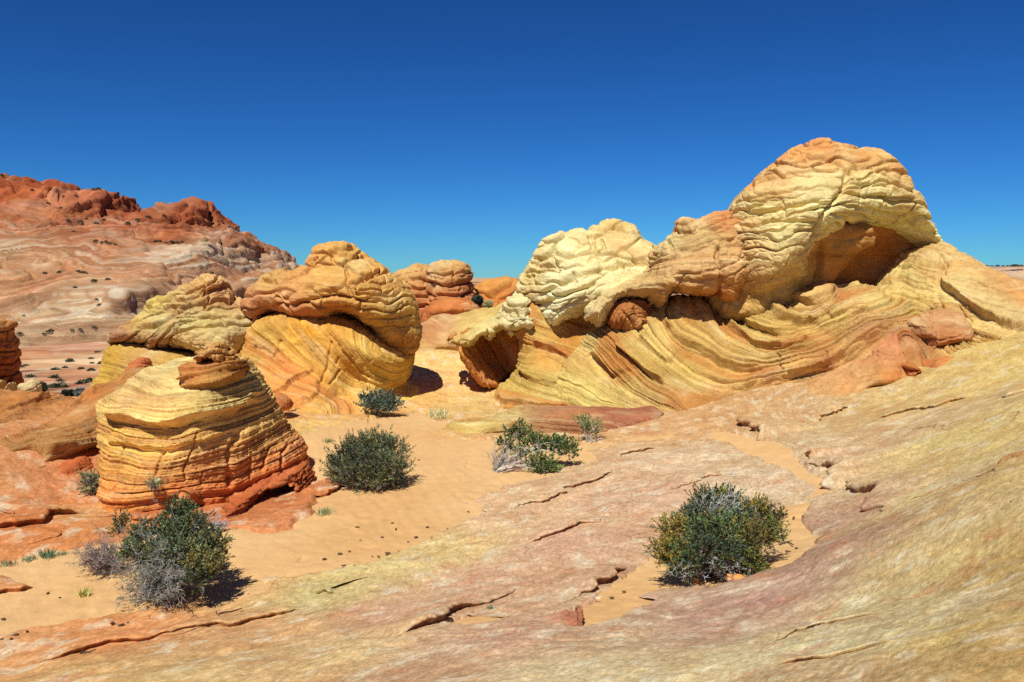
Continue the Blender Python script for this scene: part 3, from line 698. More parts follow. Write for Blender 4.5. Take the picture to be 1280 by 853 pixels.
# ------------------------------------------------------------------ great dome with its swirled skirt (right)
dome = thing('sandstone_dome', 'largest rock dome, cracked yellow brain-like cap over a dark alcove and swirling layered skirt', 'rock formation', at(1030, 400, 18.5))
piece('dome_cap', [(1005,180),(1020,176),(1035,176),(1050,182),(1080,186),(1102,189),(1122,202),(1137,225),(1150,247),(1160,272),(1170,293),(1180,310),(1190,335),(1196,362),(1176,366),(1152,352),(1142,336),(1134,322),(1122,308),(1108,296),(1090,287),(1062,285),(1044,291),(1028,300),(1016,312),(1011,326),(1010,343),(996,356),(980,366),(962,376),(944,380),(926,376),(910,364),(899,346),(896,329),(894,311),(897,290),(905,277),(910,268),(916,255),(925,243),(940,229),(958,212),(975,198),(990,188)],
  18.6, w=1.15, Db=2.2, depth=[(1030,200,17.7),(1030,240,17.0),(960,270,17.1),(1100,240,17.2),(1030,280,16.75),(920,310,17.1),(960,320,16.95),(1100,290,16.8),(1140,300,16.9),(1160,340,16.5),(1185,350,16.7),(1060,270,16.75),(965,352,17.05),(990,338,16.98),(940,362,17.2),(915,350,17.3),(1002,322,16.85),(985,358,17.2),(1005,338,17.1)],
  h=.056, sub=2, p=2.4, parent=dome, seed=20, tmul=(1.25,1.64,1.88), brick=((.65,.7,.21), .05, .06, [(1030,200,1),(1030,260,1),(940,300,1),(1110,290,.9),(1160,310,.7),(1175,345,.2),(1140,250,1),(1150,345,.15),(970,352,.05),(990,336,.15),(940,362,.1),(1004,326,.2),(950,330,.8)], (1030,.22,-.05)), led=((.03, 2.2, 21, .75),),
  cracks=[(.05,.16,[(1060,212),(1055,225),(1051,238),(1043,250),(1035,262),(1028,274),(1023,292),(1022,305)]),(.04,.11,[(1060,215),(1050,205),(1040,199),(1028,195),(1012,192)]),(.04,.1,[(1060,214),(1070,206),(1085,205)]),
   (.03,.1,[(915,258),(940,246),(970,240),(1000,236),(1030,234),(1050,238)]),(.03,.1,[(1050,240),(1080,246),(1110,247),(1150,250)]),(.03,.1,[(930,272),(960,264),(990,256),(1020,252),(1038,256)]),(.03,.09,[(940,283),(970,276),(1000,276),(1024,280)]),
   (.03,.1,[(1042,258),(1070,258),(1105,262),(1140,272),(1165,285)]),(.03,.1,[(1040,268),(1065,272),(1090,283)]),(.03,.08,[(960,207),(990,200),(1012,197)]),(.03,.08,[(1085,205),(1100,215),(1125,235)]),(.03,.08,[(1052,232),(1085,230),(1110,233)]),(.03,.09,[(940,230),(975,220),(1010,212),(1050,214)]),(.03,.09,[(990,290),(1010,288),(1022,292)])],
  tint=[(1030,182,(208,124,66)),(1000,192,(204,128,68)),(1090,192,(200,126,66)),(960,212,(198,130,72)),(1130,212,(196,134,76)),(1030,205,(206,150,86)),(1080,212,(206,160,96)),(1030,230,(210,174,112)),(1090,230,(210,178,116)),(960,260,(206,164,100)),(1030,265,(214,182,120)),(1110,270,(212,182,118)),(1150,300,(214,184,122)),(920,290,(204,146,94)),(905,310,(198,134,84)),(950,310,(208,164,104)),(980,300,(212,178,116)),(930,335,(200,156,98)),(1170,340,(218,186,116)),(1120,300,(216,184,122)),(970,352,(196,146,84)),(990,338,(202,154,92)),(940,364,(190,134,74)),(1003,325,(204,160,98))],
  lay=((.14, 5, 24),), rough=(.03, 1.6), fine=(.010, 9))
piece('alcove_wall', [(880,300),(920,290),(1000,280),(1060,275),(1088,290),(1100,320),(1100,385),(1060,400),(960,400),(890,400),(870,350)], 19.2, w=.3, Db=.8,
  depth=[(1080,300,17.7),(1090,325,18.5),(1110,345,18.2),(1060,335,18.5),(1040,350,18.3),(1020,320,17.8),(1000,335,17.7),(975,350,17.7),(940,360,17.9),(1145,345,17.0),(1130,320,17.6),(900,360,18.3),(920,340,18.3),(1000,310,17.4)],
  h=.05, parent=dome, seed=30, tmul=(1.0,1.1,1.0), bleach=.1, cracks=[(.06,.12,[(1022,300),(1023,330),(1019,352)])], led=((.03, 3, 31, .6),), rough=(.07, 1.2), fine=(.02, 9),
  tint=[(1080,320,(186,124,66)),(1030,320,(192,136,74)),(980,340,(216,174,106)),(950,350,(214,172,106)),(930,360,(206,160,94)),(1120,345,(176,112,58)),(1145,335,(214,176,104)),(1060,300,(190,140,84))], lay=((.12, 5, 33),))  # deep tints hold the recess's shade and bounced light
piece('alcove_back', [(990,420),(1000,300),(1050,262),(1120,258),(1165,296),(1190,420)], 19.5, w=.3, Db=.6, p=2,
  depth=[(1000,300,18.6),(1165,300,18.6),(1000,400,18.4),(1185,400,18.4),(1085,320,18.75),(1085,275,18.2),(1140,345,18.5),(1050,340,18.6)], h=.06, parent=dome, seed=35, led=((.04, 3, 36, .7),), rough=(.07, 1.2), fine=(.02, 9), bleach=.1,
  tint=[(1050,330,(198,132,66)),(1090,320,(192,124,62)),(1130,340,(178,108,54)),(1150,330,(214,170,96))], lay=((.15, 5, 37),))  # shade of the alcove put into these tints
piece('swirled_skirt', [(690,540),(684,515),(690,480),(705,455),(722,432),(738,415),(760,404),(800,385),(835,371),(848,368),(868,372),(890,384),(908,390),(922,372),(936,372),(955,372),(968,364),(980,353),(992,357),(1004,349),(1012,343),(1018,341),(1022,352),(1038,356),(1055,349),(1066,350),(1078,358),(1090,355),(1105,354),(1120,354),(1140,347),(1156,335),(1172,335),(1186,353),(1204,376),(1226,394),(1250,410),(1290,442),(1340,490),(1340,520),(1100,540),(1000,545),(800,548)],
  18.9, w=.42, Db=1.2, p=2, roundo=False, h=.056, sub=2,
  depth=[(750,420,18.4),(760,450,18.2),(800,420,18.0),(840,385,18.05),(840,420,17.7),(880,395,18.15),(915,395,18.1),(940,388,17.8),(975,380,17.5),(1000,365,17.4),(1000,385,17.35),(1040,362,17.3),(1065,357,17.25),(1100,365,16.8),(1140,355,16.5),(900,440,17.3),(950,440,17.0),(1000,440,16.5),(1060,420,16.3),(1110,400,16.1),
   (780,445,17.8),(800,480,17.3),(850,470,17.0),(900,490,16.5),(950,475,16.6),(850,510,16.3),(760,480,17.9),(730,440,18.5),(720,490,18.2),(1180,350,16.5),(1200,390,16.05),(1200,420,15.7),(1150,400,15.9),(1250,440,14.6),(1000,470,16.3),(1060,450,15.9),(1110,440,15.6),(1140,460,15.2),(1220,460,14.6),(1020,412,16.9),(700,520,18.3),(760,525,17.3),(920,520,15.8),(1000,500,15.9),(1100,480,15.2)],
  parent=dome, seed=40, tmul=(.88,.92,.82),
  strata=[(0,[(737,433),(754,452),(769,469),(800,492),(840,508)]),(.5,[(767,424),(787,444),(808,461),(832,476),(870,494)]),(1,[(797,416),(814,433),(834,452),(851,465),(879,480),(907,488),(936,487)]),
   (1.8,[(840,371),(832,384),(834,403),(847,422),(870,433),(889,442),(907,454),(934,460),(969,454),(1005,444),(1035,441),(1080,414),(1117,399)]),(2.2,[(855,375),(849,392),(866,405),(889,424),(907,439),(936,448),(960,450)]),
   (2.8,[(911,392),(915,405),(928,416),(949,427),(975,431),(994,427),(1016,420),(1050,410),(1097,390)]),(3.4,[(932,386),(936,399),(951,407),(975,415),(994,412),(1022,405),(1042,396),(1069,384),(1110,372)]),(4.0,[(962,371),(966,388),(979,396),(1001,401),(1022,394),(1060,376),(1100,364)]),(4.7,[(994,364),(1005,375),(1022,373),(1048,364),(1066,362),(1100,356)]),
   (1.25,[(940,478),(966,474),(1005,465),(1046,452),(1084,426),(1116,404)]),(.3,[(860,515),(920,502),(980,486),(1040,468)]),(-.6,[(700,500),(760,515),(850,525)]),(4.3,[(1170,330),(1185,370),(1200,400)]),(2.0,[(1140,385),(1200,440)])],
  led=((.045, 3.1, 41, .85, .05), (.030, 7.0, 43, .82, .035), (.014, 15, 45, .75, .014)),
  steps=[(.14,.30,[(835,390),(834,403),(847,422),(870,434),(889,443),(907,455),(934,461),(965,458)]),(.14,.30,[(912,398),(915,408),(928,420),(949,430),(975,435),(1000,432),(1016,424)]),(.12,.25,[(933,390),(937,402),(951,411),(975,418),(1000,414)]),(.13,.25,[(962,376),(966,391),(979,399),(1001,404),(1022,397)]),
   (.12,.25,[(994,368),(1005,378),(1022,376),(1048,367),(1066,368)]),(.16,.35,[(905,498),(935,484),(966,477),(1005,466),(1046,453),(1084,427),(1116,402)]),(.13,.22,[(767,428),(787,448),(808,465),(832,480)]),(.13,.22,[(797,420),(814,437),(834,456)]),(.12,.22,[(737,437),(754,456),(769,473)]),(.08,.2,[(1040,398),(1060,388),(1090,388)])],
  cracks=[(.02,.05,[(972,440),(975,452),(980,468)]),(.02,.05,[(1034,443),(1036,455)])],
  tint=[(740,430,(222,190,120)),(760,450,(214,172,96)),(800,450,(222,184,108)),(830,420,(220,184,116)),(850,400,(212,160,88)),(870,420,(222,184,112)),(880,395,(196,146,82)),(780,480,(218,186,112)),(850,460,(216,178,98)),(900,460,(212,170,94)),(840,490,(222,184,120)),(800,510,(216,174,116)),(900,485,(214,160,104)),(740,500,(220,192,118)),(700,490,(216,186,112)),
   (930,400,(222,184,112)),(960,420,(224,190,118)),(1000,440,(216,158,96)),(950,450,(222,184,112)),(1000,420,(214,172,92)),(960,470,(206,142,92)),(1030,450,(204,132,88)),(1080,420,(206,140,94)),(1050,400,(216,182,104)),(980,395,(218,180,110)),(1020,380,(222,176,116)),(1060,362,(216,162,112)),(1100,375,(228,196,126)),(1150,365,(228,192,112)),(1190,360,(230,194,114)),(1220,410,(226,184,104)),(1140,385,(222,180,106)),(1130,420,(208,136,90)),(1080,460,(220,176,110)),(1180,390,(212,156,100)),(1250,440,(226,186,110)),(1000,490,(212,170,112)),(1120,455,(214,150,92))],
  lay=((.30, 4.5, 46), (.34, 12, 47), (.22, 26, 45)), accent=((192,112,52), 2.6, .68, 48, .5), rough=(.03, 1.6), fine=(.008, 10))
piece('ridge_shoulder', [(808,330),(820,308),(838,290),(848,276),(859,273),(870,276),(887,269),(902,265),(914,267),(935,280),(945,320),(938,350),(922,368),(905,384),(897,380),(880,373),(863,372),(848,371),(836,369),(824,384),(812,378),(803,372),(780,370),(766,380),(757,391),(750,408),(742,404),(731,391),(737,379),(754,364),(778,354),(800,342)],
  18.8, w=.75, Db=1.6, p=2.3, depth=[(850,290,18.2),(880,290,18.0),(850,320,17.7),(900,320,17.6),(850,350,17.25),(890,360,17.25),(800,360,17.5),(760,375,17.7),(740,390,17.9),(910,370,17.3)], h=.042, parent=dome, seed=60, tmul=(1.0,1.22,1.35),
  brick=((.7,.7,.24), .035, .06, [(850,290,.9),(900,280,.8),(850,320,.8),(850,360,.35),(780,365,.4),(740,390,.2),(900,360,.3)], (860,-.1,-.25)),
  strata=[(0,[(733,392),(755,368),(800,350),(850,340),(900,345)]),(.6,[(760,378),(800,362),(850,362),(900,376)]),(-1,[(815,325),(850,310),(900,300)]),(-2,[(850,280),(910,272)])], led=((.045, 4, 61, .7), (.02, 10, 62, .6)),
  cracks=[(.04,.14,[(895,305),(897,325),(901,345),(904,360),(905,378)]),(.03,.09,[(839,285),(838,300),(842,315)]),(.03,.1,[(820,322),(845,312),(870,310),(893,303)]),(.03,.1,[(812,335),(840,322),(866,320)]),(.03,.09,[(872,282),(895,285),(912,280)]),(.03,.09,[(848,360),(856,368)]),(.03,.08,[(845,350),(872,352),(900,348)])],
  tint=[(860,278,(206,148,92)),(900,270,(208,120,62)),(880,290,(212,170,106)),(840,300,(212,178,114)),(850,320,(216,164,106)),(890,330,(214,156,98)),(850,345,(210,154,96)),(800,350,(216,174,112)),(760,375,(218,180,116)),(740,385,(222,190,132)),(880,365,(206,136,72)),(900,372,(204,122,60)),(830,360,(208,148,86))], lay=((.16, 5, 63),), rough=(.05, 1.2), fine=(.016, 9))
piece('swirl_eye', [(760,398),(763,386),(772,377),(786,373),(800,374),(813,380),(819,392),(815,404),(806,412),(794,416),(780,414),(768,408)], 18.5, w=.42, Db=.7, p=2, depth=[(790,395,18.0),(775,400,18.05),(805,385,18.25),(790,410,18.05)], h=.03, parent=dome, seed=70,
  strata=[(0,[(762,400),(766,388),(776,379),(790,376),(806,380)]),(1,[(770,405),(773,393),(783,386),(796,384),(810,390)]),(2,[(780,412),(783,401),(792,394),(803,393),(813,398)]),(2.6,[(794,414),(798,406),(806,402),(812,403)])],
  led=((.05, 3.2, 71, .6), (.025, 8, 72, .6)), cracks=[(.03,.08,[(778,388),(790,404),(796,414)]),(.03,.08,[(792,384),(800,396),(806,410)])],
  tint=[(770,395,(192,120,62)),(785,385,(196,128,70)),(795,400,(212,158,96)),(785,410,(206,146,86)),(810,390,(172,96,44))], lay=((.25, 4, 73),), fine=(.015, 10))
piece('red_block', [(1118,424),(1112,412),(1118,402),(1130,395),(1150,390),(1172,386),(1192,386),(1206,394),(1213,408),(1215,424),(1208,436),(1190,434),(1172,438),(1152,444),(1136,446),(1126,442)], 16.0, w=.35, Db=1.2, p=2.6, depth=[(1160,410,15.25),(1130,425,15.3),(1200,415,15.35),(1160,395,15.7),(1160,435,15.2)], h=.035, parent=dome, seed=80, tmul=(.95,1.1,1.2),
  led=((.03, 3, 81, .7),), cracks=[(.03,.06,[(1120,415),(1145,410),(1180,407),(1206,405)]),(.02,.05,[(1167,385),(1169,410),(1170,438)]),(.02,.05,[(1128,435),(1165,428),(1205,418)]),(.03,.08,[(1125,440),(1122,422),(1113,408)]),(.025,.05,[(1122,418),(1136,408),(1148,396)])],
  tint=[(1150,400,(212,160,106)),(1190,400,(208,148,96)),(1140,420,(206,132,84)),(1190,425,(200,118,66)),(1150,438,(188,96,50))], lay=((.12, 5, 82),), rough=(.03, .8))
mound = piece('sandstone_mound', [(985,500),(1000,450),(1035,405),(1075,368),(1108,338),(1140,314),(1168,304),(1184,304),(1203,314),(1222,326),(1240,337),(1256,345),(1270,352),(1286,364),(1330,392),(1400,440),(1480,500),(1480,600),(985,600)], 17.6, w=.8, Db=2.6, p=2.3,
  depth=[(1130,345,17.3),(1150,330,17.0),(1165,350,16.6),(1150,385,16.6),(1190,330,16.7),(1200,350,16.3),(1240,360,15.9),(1280,385,15.4),(1260,393,15.3),(1215,375,15.9),(1200,395,15.9),(1240,420,15.1),(1280,432,14.5),(1200,430,15.5),(1330,420,14.8),(1400,460,14.0),(1150,430,16.2),(1280,470,13.4),(1200,470,14.4)],
  steps=[(.16,.35,[(1178,340),(1190,362),(1206,376),(1228,390),(1252,404),(1284,419),(1320,436)])],
  h=.045, seed=90, brick=((.42,.5,.2), .03, .09, [(1190,330,.6),(1230,350,.5),(1230,375,1),(1270,400,1),(1270,365,.5),(1150,350,0),(1200,410,0),(1270,440,0),(1210,395,0)], (1240,0,.35)), led=((.03, 2.5, 91, .75),),
  cracks=[(.03,.08,[(1232,352),(1250,351),(1252,345)]),(.03,.1,[(1186,312),(1184,330),(1182,350)])],
  tint=[(1190,325,(216,178,112)),(1220,340,(214,174,110)),(1260,360,(214,158,94)),(1280,375,(214,150,86)),(1230,370,(218,184,120)),(1270,395,(216,196,136)),(1210,365,(216,194,130)),(1150,340,(216,190,116)),(1160,375,(222,190,112)),(1200,405,(222,186,108)),(1270,440,(216,184,116)),(1190,345,(214,192,124))], lay=((.12, 5, 92),), fine=(.016, 9))
tag(mound, 'pale pebbly mound sloping down behind the great dome to the right edge', 'rock formation')
fs_ = piece('rock_slab', [(985,496),(1005,482),(1030,468),(1058,452),(1085,434),(1105,418),(1118,412),(1126,425),(1130,446),(1131,470),(1126,480),(1105,485),(1085,490),(1066,503),(1045,514),(1020,528),(1002,530)], 15.8, w=.25, Db=.8, p=2.6,
  depth=[(1010,505,15.0),(1050,485,14.95),(1100,465,14.9),(1120,475,14.8),(1110,430,15.5),(1060,460,15.4),(1030,520,14.8)], h=.035, seed=100, cracks=[(.02,.04,[(1062,468),(1085,450),(1118,446)]),(.02,.04,[(1080,428),(1096,440),(1120,445)])],
  tint=[(1110,425,(206,136,92)),(1100,445,(206,146,96)),(1080,470,(222,178,116)),(1115,475,(210,140,72)),(1040,495,(216,166,106)),(1060,460,(214,160,104))], lay=((.1, 4, 101),), rough=(.035, .9), fine=(.008, 9))
tag(fs_, 'flat orange slab with a blunt end below the swirled dome skirt', 'rock')
rc = piece('rock_slab', [(1128,466),(1130,455),(1145,458),(1160,450),(1180,446),(1210,445),(1228,452),(1226,462),(1200,464),(1175,462),(1150,466),(1136,472)], 14.95, w=.2, Db=.7, p=2.4, depth=[(1180,455,14.5),(1140,465,14.4),(1210,455,14.6)], h=.03, seed=105,
  tint=[(1150,460,(204,124,66)),(1200,452,(208,132,74)),(1220,458,(218,160,94))], rough=(.03, .7), fine=(.01, 9))
tag(rc, 'thin orange ledge in the shadow beneath the red block of the dome', 'rock')

# ------------------------------------------------------------------ cream hump (centre)
hump = thing('sandstone_hump', 'cream coloured two-topped rock hump of tilted blocks over an orange striped base', 'rock formation', at(690, 440, 20.5))
piece('hump_cap', [(646,362),(648,353),(654,338),(661,326),(668,312),(676,299),(684,294),(692,291),(703,288),(713,287),(722,285),(729,285),(735,290),(741,284),(748,279),(759,275),(770,275),(780,277),(792,281),(799,288),(806,296),(821,305),(838,314),(846,345),(835,372),(800,385),(768,396),(748,398),(734,393),(722,397),(712,402),(703,408),(694,412),(684,411),(677,402),(672,392),(664,378),(654,372)],
  20.6, w=.85, Db=2.4, p=2.4, depth=[(690,320,20.0),(720,310,19.8),(765,300,19.8),(700,350,19.4),(750,340,19.2),(690,390,19.15),(720,385,18.95),(760,370,18.8),(660,360,20.0),(800,330,19.2),(820,350,18.9)], h=.06, sub=2, parent=hump, seed=110, tmul=(1.14,1.32,1.5),
  brick=((1.0,.9,.30), .075, .075, None, (700,0,-.32)) if False else ((.85,.8,.26), .04, .055, [(690,320,.8),(760,320,.7),(700,380,.8),(760,360,.5)], (700,0,-.32)), led=((.03, 2.3, 111, .75),),
  cracks=[(.04,.12,[(648,358),(668,340),(690,328),(715,318),(740,315),(770,318),(800,324)]),(.04,.13,[(672,372),(700,352),(725,342),(760,334),(795,328),(812,325)]),(.04,.12,[(664,330),(685,316),(695,300),(706,290)]),(.03,.1,[(688,318),(692,330),(698,342)]),(.03,.1,[(714,340),(718,352)]),(.04,.12,[(670,386),(695,372),(720,362),(745,352)]),(.03,.1,[(690,398),(712,382),(735,372)]),
   (.03,.09,[(690,388),(700,400)]),(.04,.11,[(735,291),(740,300),(741,312)]),(.04,.12,[(740,297),(752,291),(762,284),(776,284),(790,288)]),(.03,.08,[(752,300),(754,312)]),(.05,.2,[(788,320),(798,323),(812,322)]),(.04,.15,[(770,328),(780,329)]),(.03,.08,[(676,302),(690,300),(704,294)]),(.03,.09,[(655,346),(668,334),(672,320)])],
  tint=[(690,300,(220,190,128)),(765,282,(222,180,108)),(740,300,(222,186,120)),(700,340,(226,202,144)),(760,330,(222,194,130)),(660,350,(212,178,110)),(700,370,(228,208,152)),(690,400,(230,212,160)),(740,380,(222,194,134)),(810,310,(218,184,118)),(800,350,(222,188,122)),(670,320,(218,184,118))], lay=((.10, 5, 113),), rough=(.035, 1.5), fine=(.010, 9))
piece('hump_base', [(600,560),(608,520),(613,504),(620,488),(634,474),(645,462),(648,440),(645,425),(640,410),(650,385),(680,380),(720,380),(770,385),(790,420),(820,500),(820,570)], 20.3, w=.3, Db=1.2, p=2, depth=[(650,400,20.0),(660,420,19.9),(650,445,19.9),(640,470,19.7),(660,450,19.6),(690,440,19.55),(720,420,19.7),(700,405,20.0),(735,410,19.9),(760,420,19.2),(740,450,18.9),(700,470,19.0),(650,490,19.0),(620,500,19.2),(660,510,18.5),(720,500,18.4),(770,490,18.2),(620,530,18.6),(760,530,17.6)], h=.04, parent=hump, seed=120, tmul=(.92,1.0,.88),
  strata=[(0,[(615,502),(650,504),(700,508),(740,512)]),(1,[(640,470),(665,480),(700,490),(740,498)]),(1.8,[(646,462),(670,470),(700,478),(715,470)]),(2.6,[(655,445),(680,440),(710,452),(720,460)]),(3.4,[(658,420),(680,430),(710,440),(740,448)]),(4.2,[(672,410),(700,420),(740,428)])],
  led=((.04, 3, 121, .7), (.02, 8, 122, .6), (.008, 18, 123, .6)), steps=[(.10,.2,[(646,464),(662,472),(690,481),(704,483)]),(.12,.2,[(662,428),(685,436),(705,446),(715,458)]),(.1,.2,[(616,500),(650,504),(700,509),(725,514)])],
  tint=[(650,400,(196,148,78)),(660,430,(192,140,70)),(665,415,(212,176,104)),(680,450,(218,148,76)),(700,450,(222,166,94)),(720,430,(218,150,78)),(735,420,(220,176,92)),(660,465,(216,176,98)),(700,480,(222,188,112)),(640,490,(220,184,106)),(680,500,(222,192,118)),(740,480,(224,200,136)),(720,500,(224,198,134)),(740,450,(222,188,112)),(700,515,(212,170,112))], lay=((.2, 4, 124), (.15, 11, 125)), accent=((198,116,52), 1.6, .6, 126, .6), rough=(.04, 1.3), fine=(.010, 9))
piece('hollow_wall', [(560,424),(568,423),(575,446),(583,462),(593,476),(604,485),(622,483),(633,472),(648,464),(656,440),(648,410),(630,398),(600,408),(575,418)], 22.2, w=.18, Db=.5, p=2, depth=[(568,426,19.9),(578,445,20.0),(590,468,20.1),(604,482,20.3),(600,440,21.2),(615,430,21.5),(620,465,21.3),(640,450,21.3),(640,420,21.3),(585,430,20.7)], h=.04, parent=hump, seed=130,
  strata=[(0,[(572,430),(590,455),(606,482)]),(1,[(590,420),(605,445),(622,475)]),(2,[(610,412),(625,435),(640,460)])], led=((.06, 3, 131, .6), (.03, 7, 132, .6)), tint=[(575,435,(210,146,72)),(600,460,(206,130,62)),(620,440,(200,120,58)),(630,465,(208,140,76))], lay=((.2, 4, 133),), rough=(.04, 1))
piece('hollow_roof', [(563,428),(566,424),(582,416),(598,407),(613,398),(626,388),(636,376),(648,364),(662,370),(670,388),(672,402),(664,412),(655,410),(646,414),(640,424),(634,418),(628,412),(620,418),(612,424),(604,420),(594,430),(586,434),(576,434)], 20.7, w=.3, Db=1.0, p=2, depth=[(570,426,20.1),(600,412,20.0),(630,400,19.85),(650,395,19.7),(655,375,20.0),(640,415,19.7),(585,428,19.95)], h=.035, parent=hump, seed=140, tmul=(1.02,1.15,1.28),
  brick=((.5,.5,.2), .06, .1), led=((.04, 4, 141, .6),), tint=[(575,425,(220,186,110)),(600,412,(222,192,120)),(640,390,(228,206,146)),(655,380,(224,198,136)),(660,400,(226,206,150)),(590,430,(206,160,84))], lay=((.14, 5, 142),), rough=(.05, .8), fine=(.02, 9))
lip = piece('rock_ledge', [(549,546),(547,538),(556,533),(572,528),(600,523),(630,517),(650,508),(700,508),(760,508),(830,512),(850,518),(836,525),(800,532),(768,541),(748,552),(720,552),(690,548),(660,544),(620,544),(600,549),(575,551),(558,550)], 16.6, w=.2, Db=1.0, p=2, depth=[(560,540,16.1),(600,535,16.1),(650,530,16.1),(700,530,16.0),(760,528,15.9),(820,520,16.1),(740,546,15.6),(600,545,15.9)], h=.03, seed=150, tmul=(.85,.92,.95),
  strata=[(0,[(550,544),(600,546),(660,540),(740,548)]),(1,[(550,538),(600,530),(660,526),(760,536)]),(2,[(600,522),(700,512),(830,516)])], led=((.035, 4, 151, .65), (.02, 9, 152, .6)), steps=[(.16,.2,[(735,552),(770,540),(800,531),(838,524)]),(.1,.2,[(558,544),(600,540),(640,532),(660,524)])],
  tint=[(560,540,(216,176,96)),(600,530,(222,188,112)),(640,525,(220,184,112)),(670,535,(198,140,96)),(720,530,(188,122,86)),(760,525,(176,104,74)),(800,522,(182,112,80)),(700,512,(196,140,100)),(740,545,(196,132,92)),(660,545,(220,172,112))], lay=((.2, 4, 153),), rough=(.03, 1), fine=(.01, 9))
tag(lip, 'low tongue of yellow rock turning purple, lying on the sand below the cream hump', 'rock ledge')

# ------------------------------------------------------------------ left dome
ld = thing('sandstone_dome', 'round ochre dome left of the sandy gap with a shaded overhang above smooth yellow rock', 'rock formation', at(430, 440, 20))
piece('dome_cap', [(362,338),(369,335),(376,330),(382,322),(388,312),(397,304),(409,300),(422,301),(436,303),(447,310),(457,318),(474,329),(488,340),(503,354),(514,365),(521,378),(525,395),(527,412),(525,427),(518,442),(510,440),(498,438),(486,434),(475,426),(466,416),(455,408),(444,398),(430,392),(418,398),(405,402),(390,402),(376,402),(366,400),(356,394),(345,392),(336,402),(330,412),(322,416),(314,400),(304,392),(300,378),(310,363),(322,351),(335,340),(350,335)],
  20.2, w=.75, Db=2.0, p=2.3, depth=[(400,330,19.6),(430,330,19.3),(430,370,18.6),(400,385,18.7),(370,380,18.9),(470,380,18.75),(500,400,19.05),(490,425,19.2),(512,432,19.5),(330,370,19.4),(330,395,19.2),(450,395,18.6)], h=.058, sub=2, parent=ld, seed=160, tmul=(1.0,1.08,1.12),
  brick=((.6,.6,.24), .042, .06, [(420,320,1),(400,350,1),(450,350,1),(490,370,.8),(510,410,.35),(340,360,.9),(330,400,.6)], (430,.12,.0)), led=((.025, 2.5, 161, .75),),
  cracks=[(.04,.12,[(372,345),(395,328),(420,310),(445,308)]),(.04,.12,[(380,362),(410,363),(434,356),(460,346),(486,337)]),(.03,.1,[(432,332),(434,350),(440,372),(444,380)]),(.04,.12,[(356,376),(372,360),(395,358)]),(.04,.13,[(426,332),(438,320),(456,318)]),(.04,.12,[(362,385),(390,375),(420,370),(445,376)]),(.03,.1,[(383,345),(384,330),(395,318)]),(.03,.1,[(442,366),(478,368),(500,366)]),(.03,.1,[(345,372),(352,378),(360,388)]),(.03,.1,[(440,376),(478,378)]),(.03,.1,[(408,362),(414,372)]),(.04,.12,[(320,350),(345,352),(372,345)])],
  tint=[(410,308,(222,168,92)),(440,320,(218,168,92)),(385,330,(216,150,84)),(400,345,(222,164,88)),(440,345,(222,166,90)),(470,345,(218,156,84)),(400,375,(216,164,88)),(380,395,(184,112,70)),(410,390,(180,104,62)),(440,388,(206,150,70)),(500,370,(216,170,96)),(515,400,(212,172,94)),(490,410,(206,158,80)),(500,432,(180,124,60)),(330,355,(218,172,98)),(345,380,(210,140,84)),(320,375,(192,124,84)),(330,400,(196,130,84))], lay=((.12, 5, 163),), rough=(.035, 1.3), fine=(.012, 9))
piece('smooth_base', [(250,560),(280,500),(296,450),(308,420),(322,400),(350,388),(400,385),(450,395),(490,420),(512,435),(519,442),(517,452),(516,462),(512,472),(508,478),(520,485),(545,494),(575,500),(590,560)], 20.6, w=.35, Db=1.6, p=2, depth=[(420,398,19.1),(385,405,19.05),(350,400,19.1),(380,425,18.95),(330,440,18.85),(440,420,18.72),(440,450,18.8),(480,445,18.8),(470,425,18.72),(506,455,19.3),(500,472,19.7),(460,480,18.95),(420,470,18.9),(380,470,18.5),(340,470,18.3),(440,497,18.6),(500,492,19.5),(540,500,19.4),(400,500,17.7),(350,510,17.0),(310,530,16),(480,515,18.5),(420,530,16.8),(300,480,18.0)], h=.045, parent=ld, seed=170, tmul=(1.2,1.34,1.1),
  strata=[(0,[(319,431),(343,446),(366,464),(394,481),(420,496)]),(1,[(362,423),(379,442),(401,462),(427,481),(450,492)]),(2,[(420,429),(435,451),(454,466),(472,477),(493,482),(510,476),(517,462)]),(2.7,[(442,425),(450,442),(465,457),(484,464),(502,466),(516,455)]),(3.3,[(461,417),(469,436),(484,446),(506,449)]),(-1,[(310,480),(350,500),(400,515)])],
  led=((.020, 3, 171, .85, .03), (.010, 9, 172, .8, .012)), steps=[(.04,.25,[(435,455),(454,470),(472,480),(493,485),(510,479)]),(.03,.2,[(362,426),(379,445),(401,465),(420,478)]),(.07,.3,[(325,500),(350,488),(375,470),(392,466)]),(.08,.3,[(330,515),(365,508),(395,498)])],
  cracks=[(.025,.05,[(413,424),(411,445),(409,458),(400,478)]),(.025,.05,[(352,424),(347,440),(343,446)]),(.025,.05,[(425,462),(418,472),(414,478)]),(.03,.06,[(319,431),(343,446),(358,456)]),(.02,.04,[(424,445),(418,456)]),(.03,.06,[(395,478),(430,492),(470,500)])],
  tint=[(385,415,(214,146,60)),(350,405,(186,132,70)),(335,430,(214,172,96)),(380,440,(216,166,90)),(430,430,(212,150,76)),(450,440,(214,172,96)),(480,440,(208,152,76)),(505,455,(206,160,84)),(420,460,(222,164,78)),(470,475,(220,178,98)),(440,490,(224,182,98)),(500,495,(236,194,110)),(540,500,(236,196,116)),(360,470,(214,136,78)),(330,470,(212,138,80)),(380,490,(212,134,80)),(350,500,(208,126,72)),(420,510,(220,156,96)),(440,500,(214,148,86)),(480,510,(228,180,104)),(380,420,(220,152,52))],
  lay=((.26, 4, 173), (.24, 11, 174), (.15, 26, 176)), accent=((206,118,66), 1.4, .62, 175, .5), rough=(.035, 1.6), fine=(.007, 9))
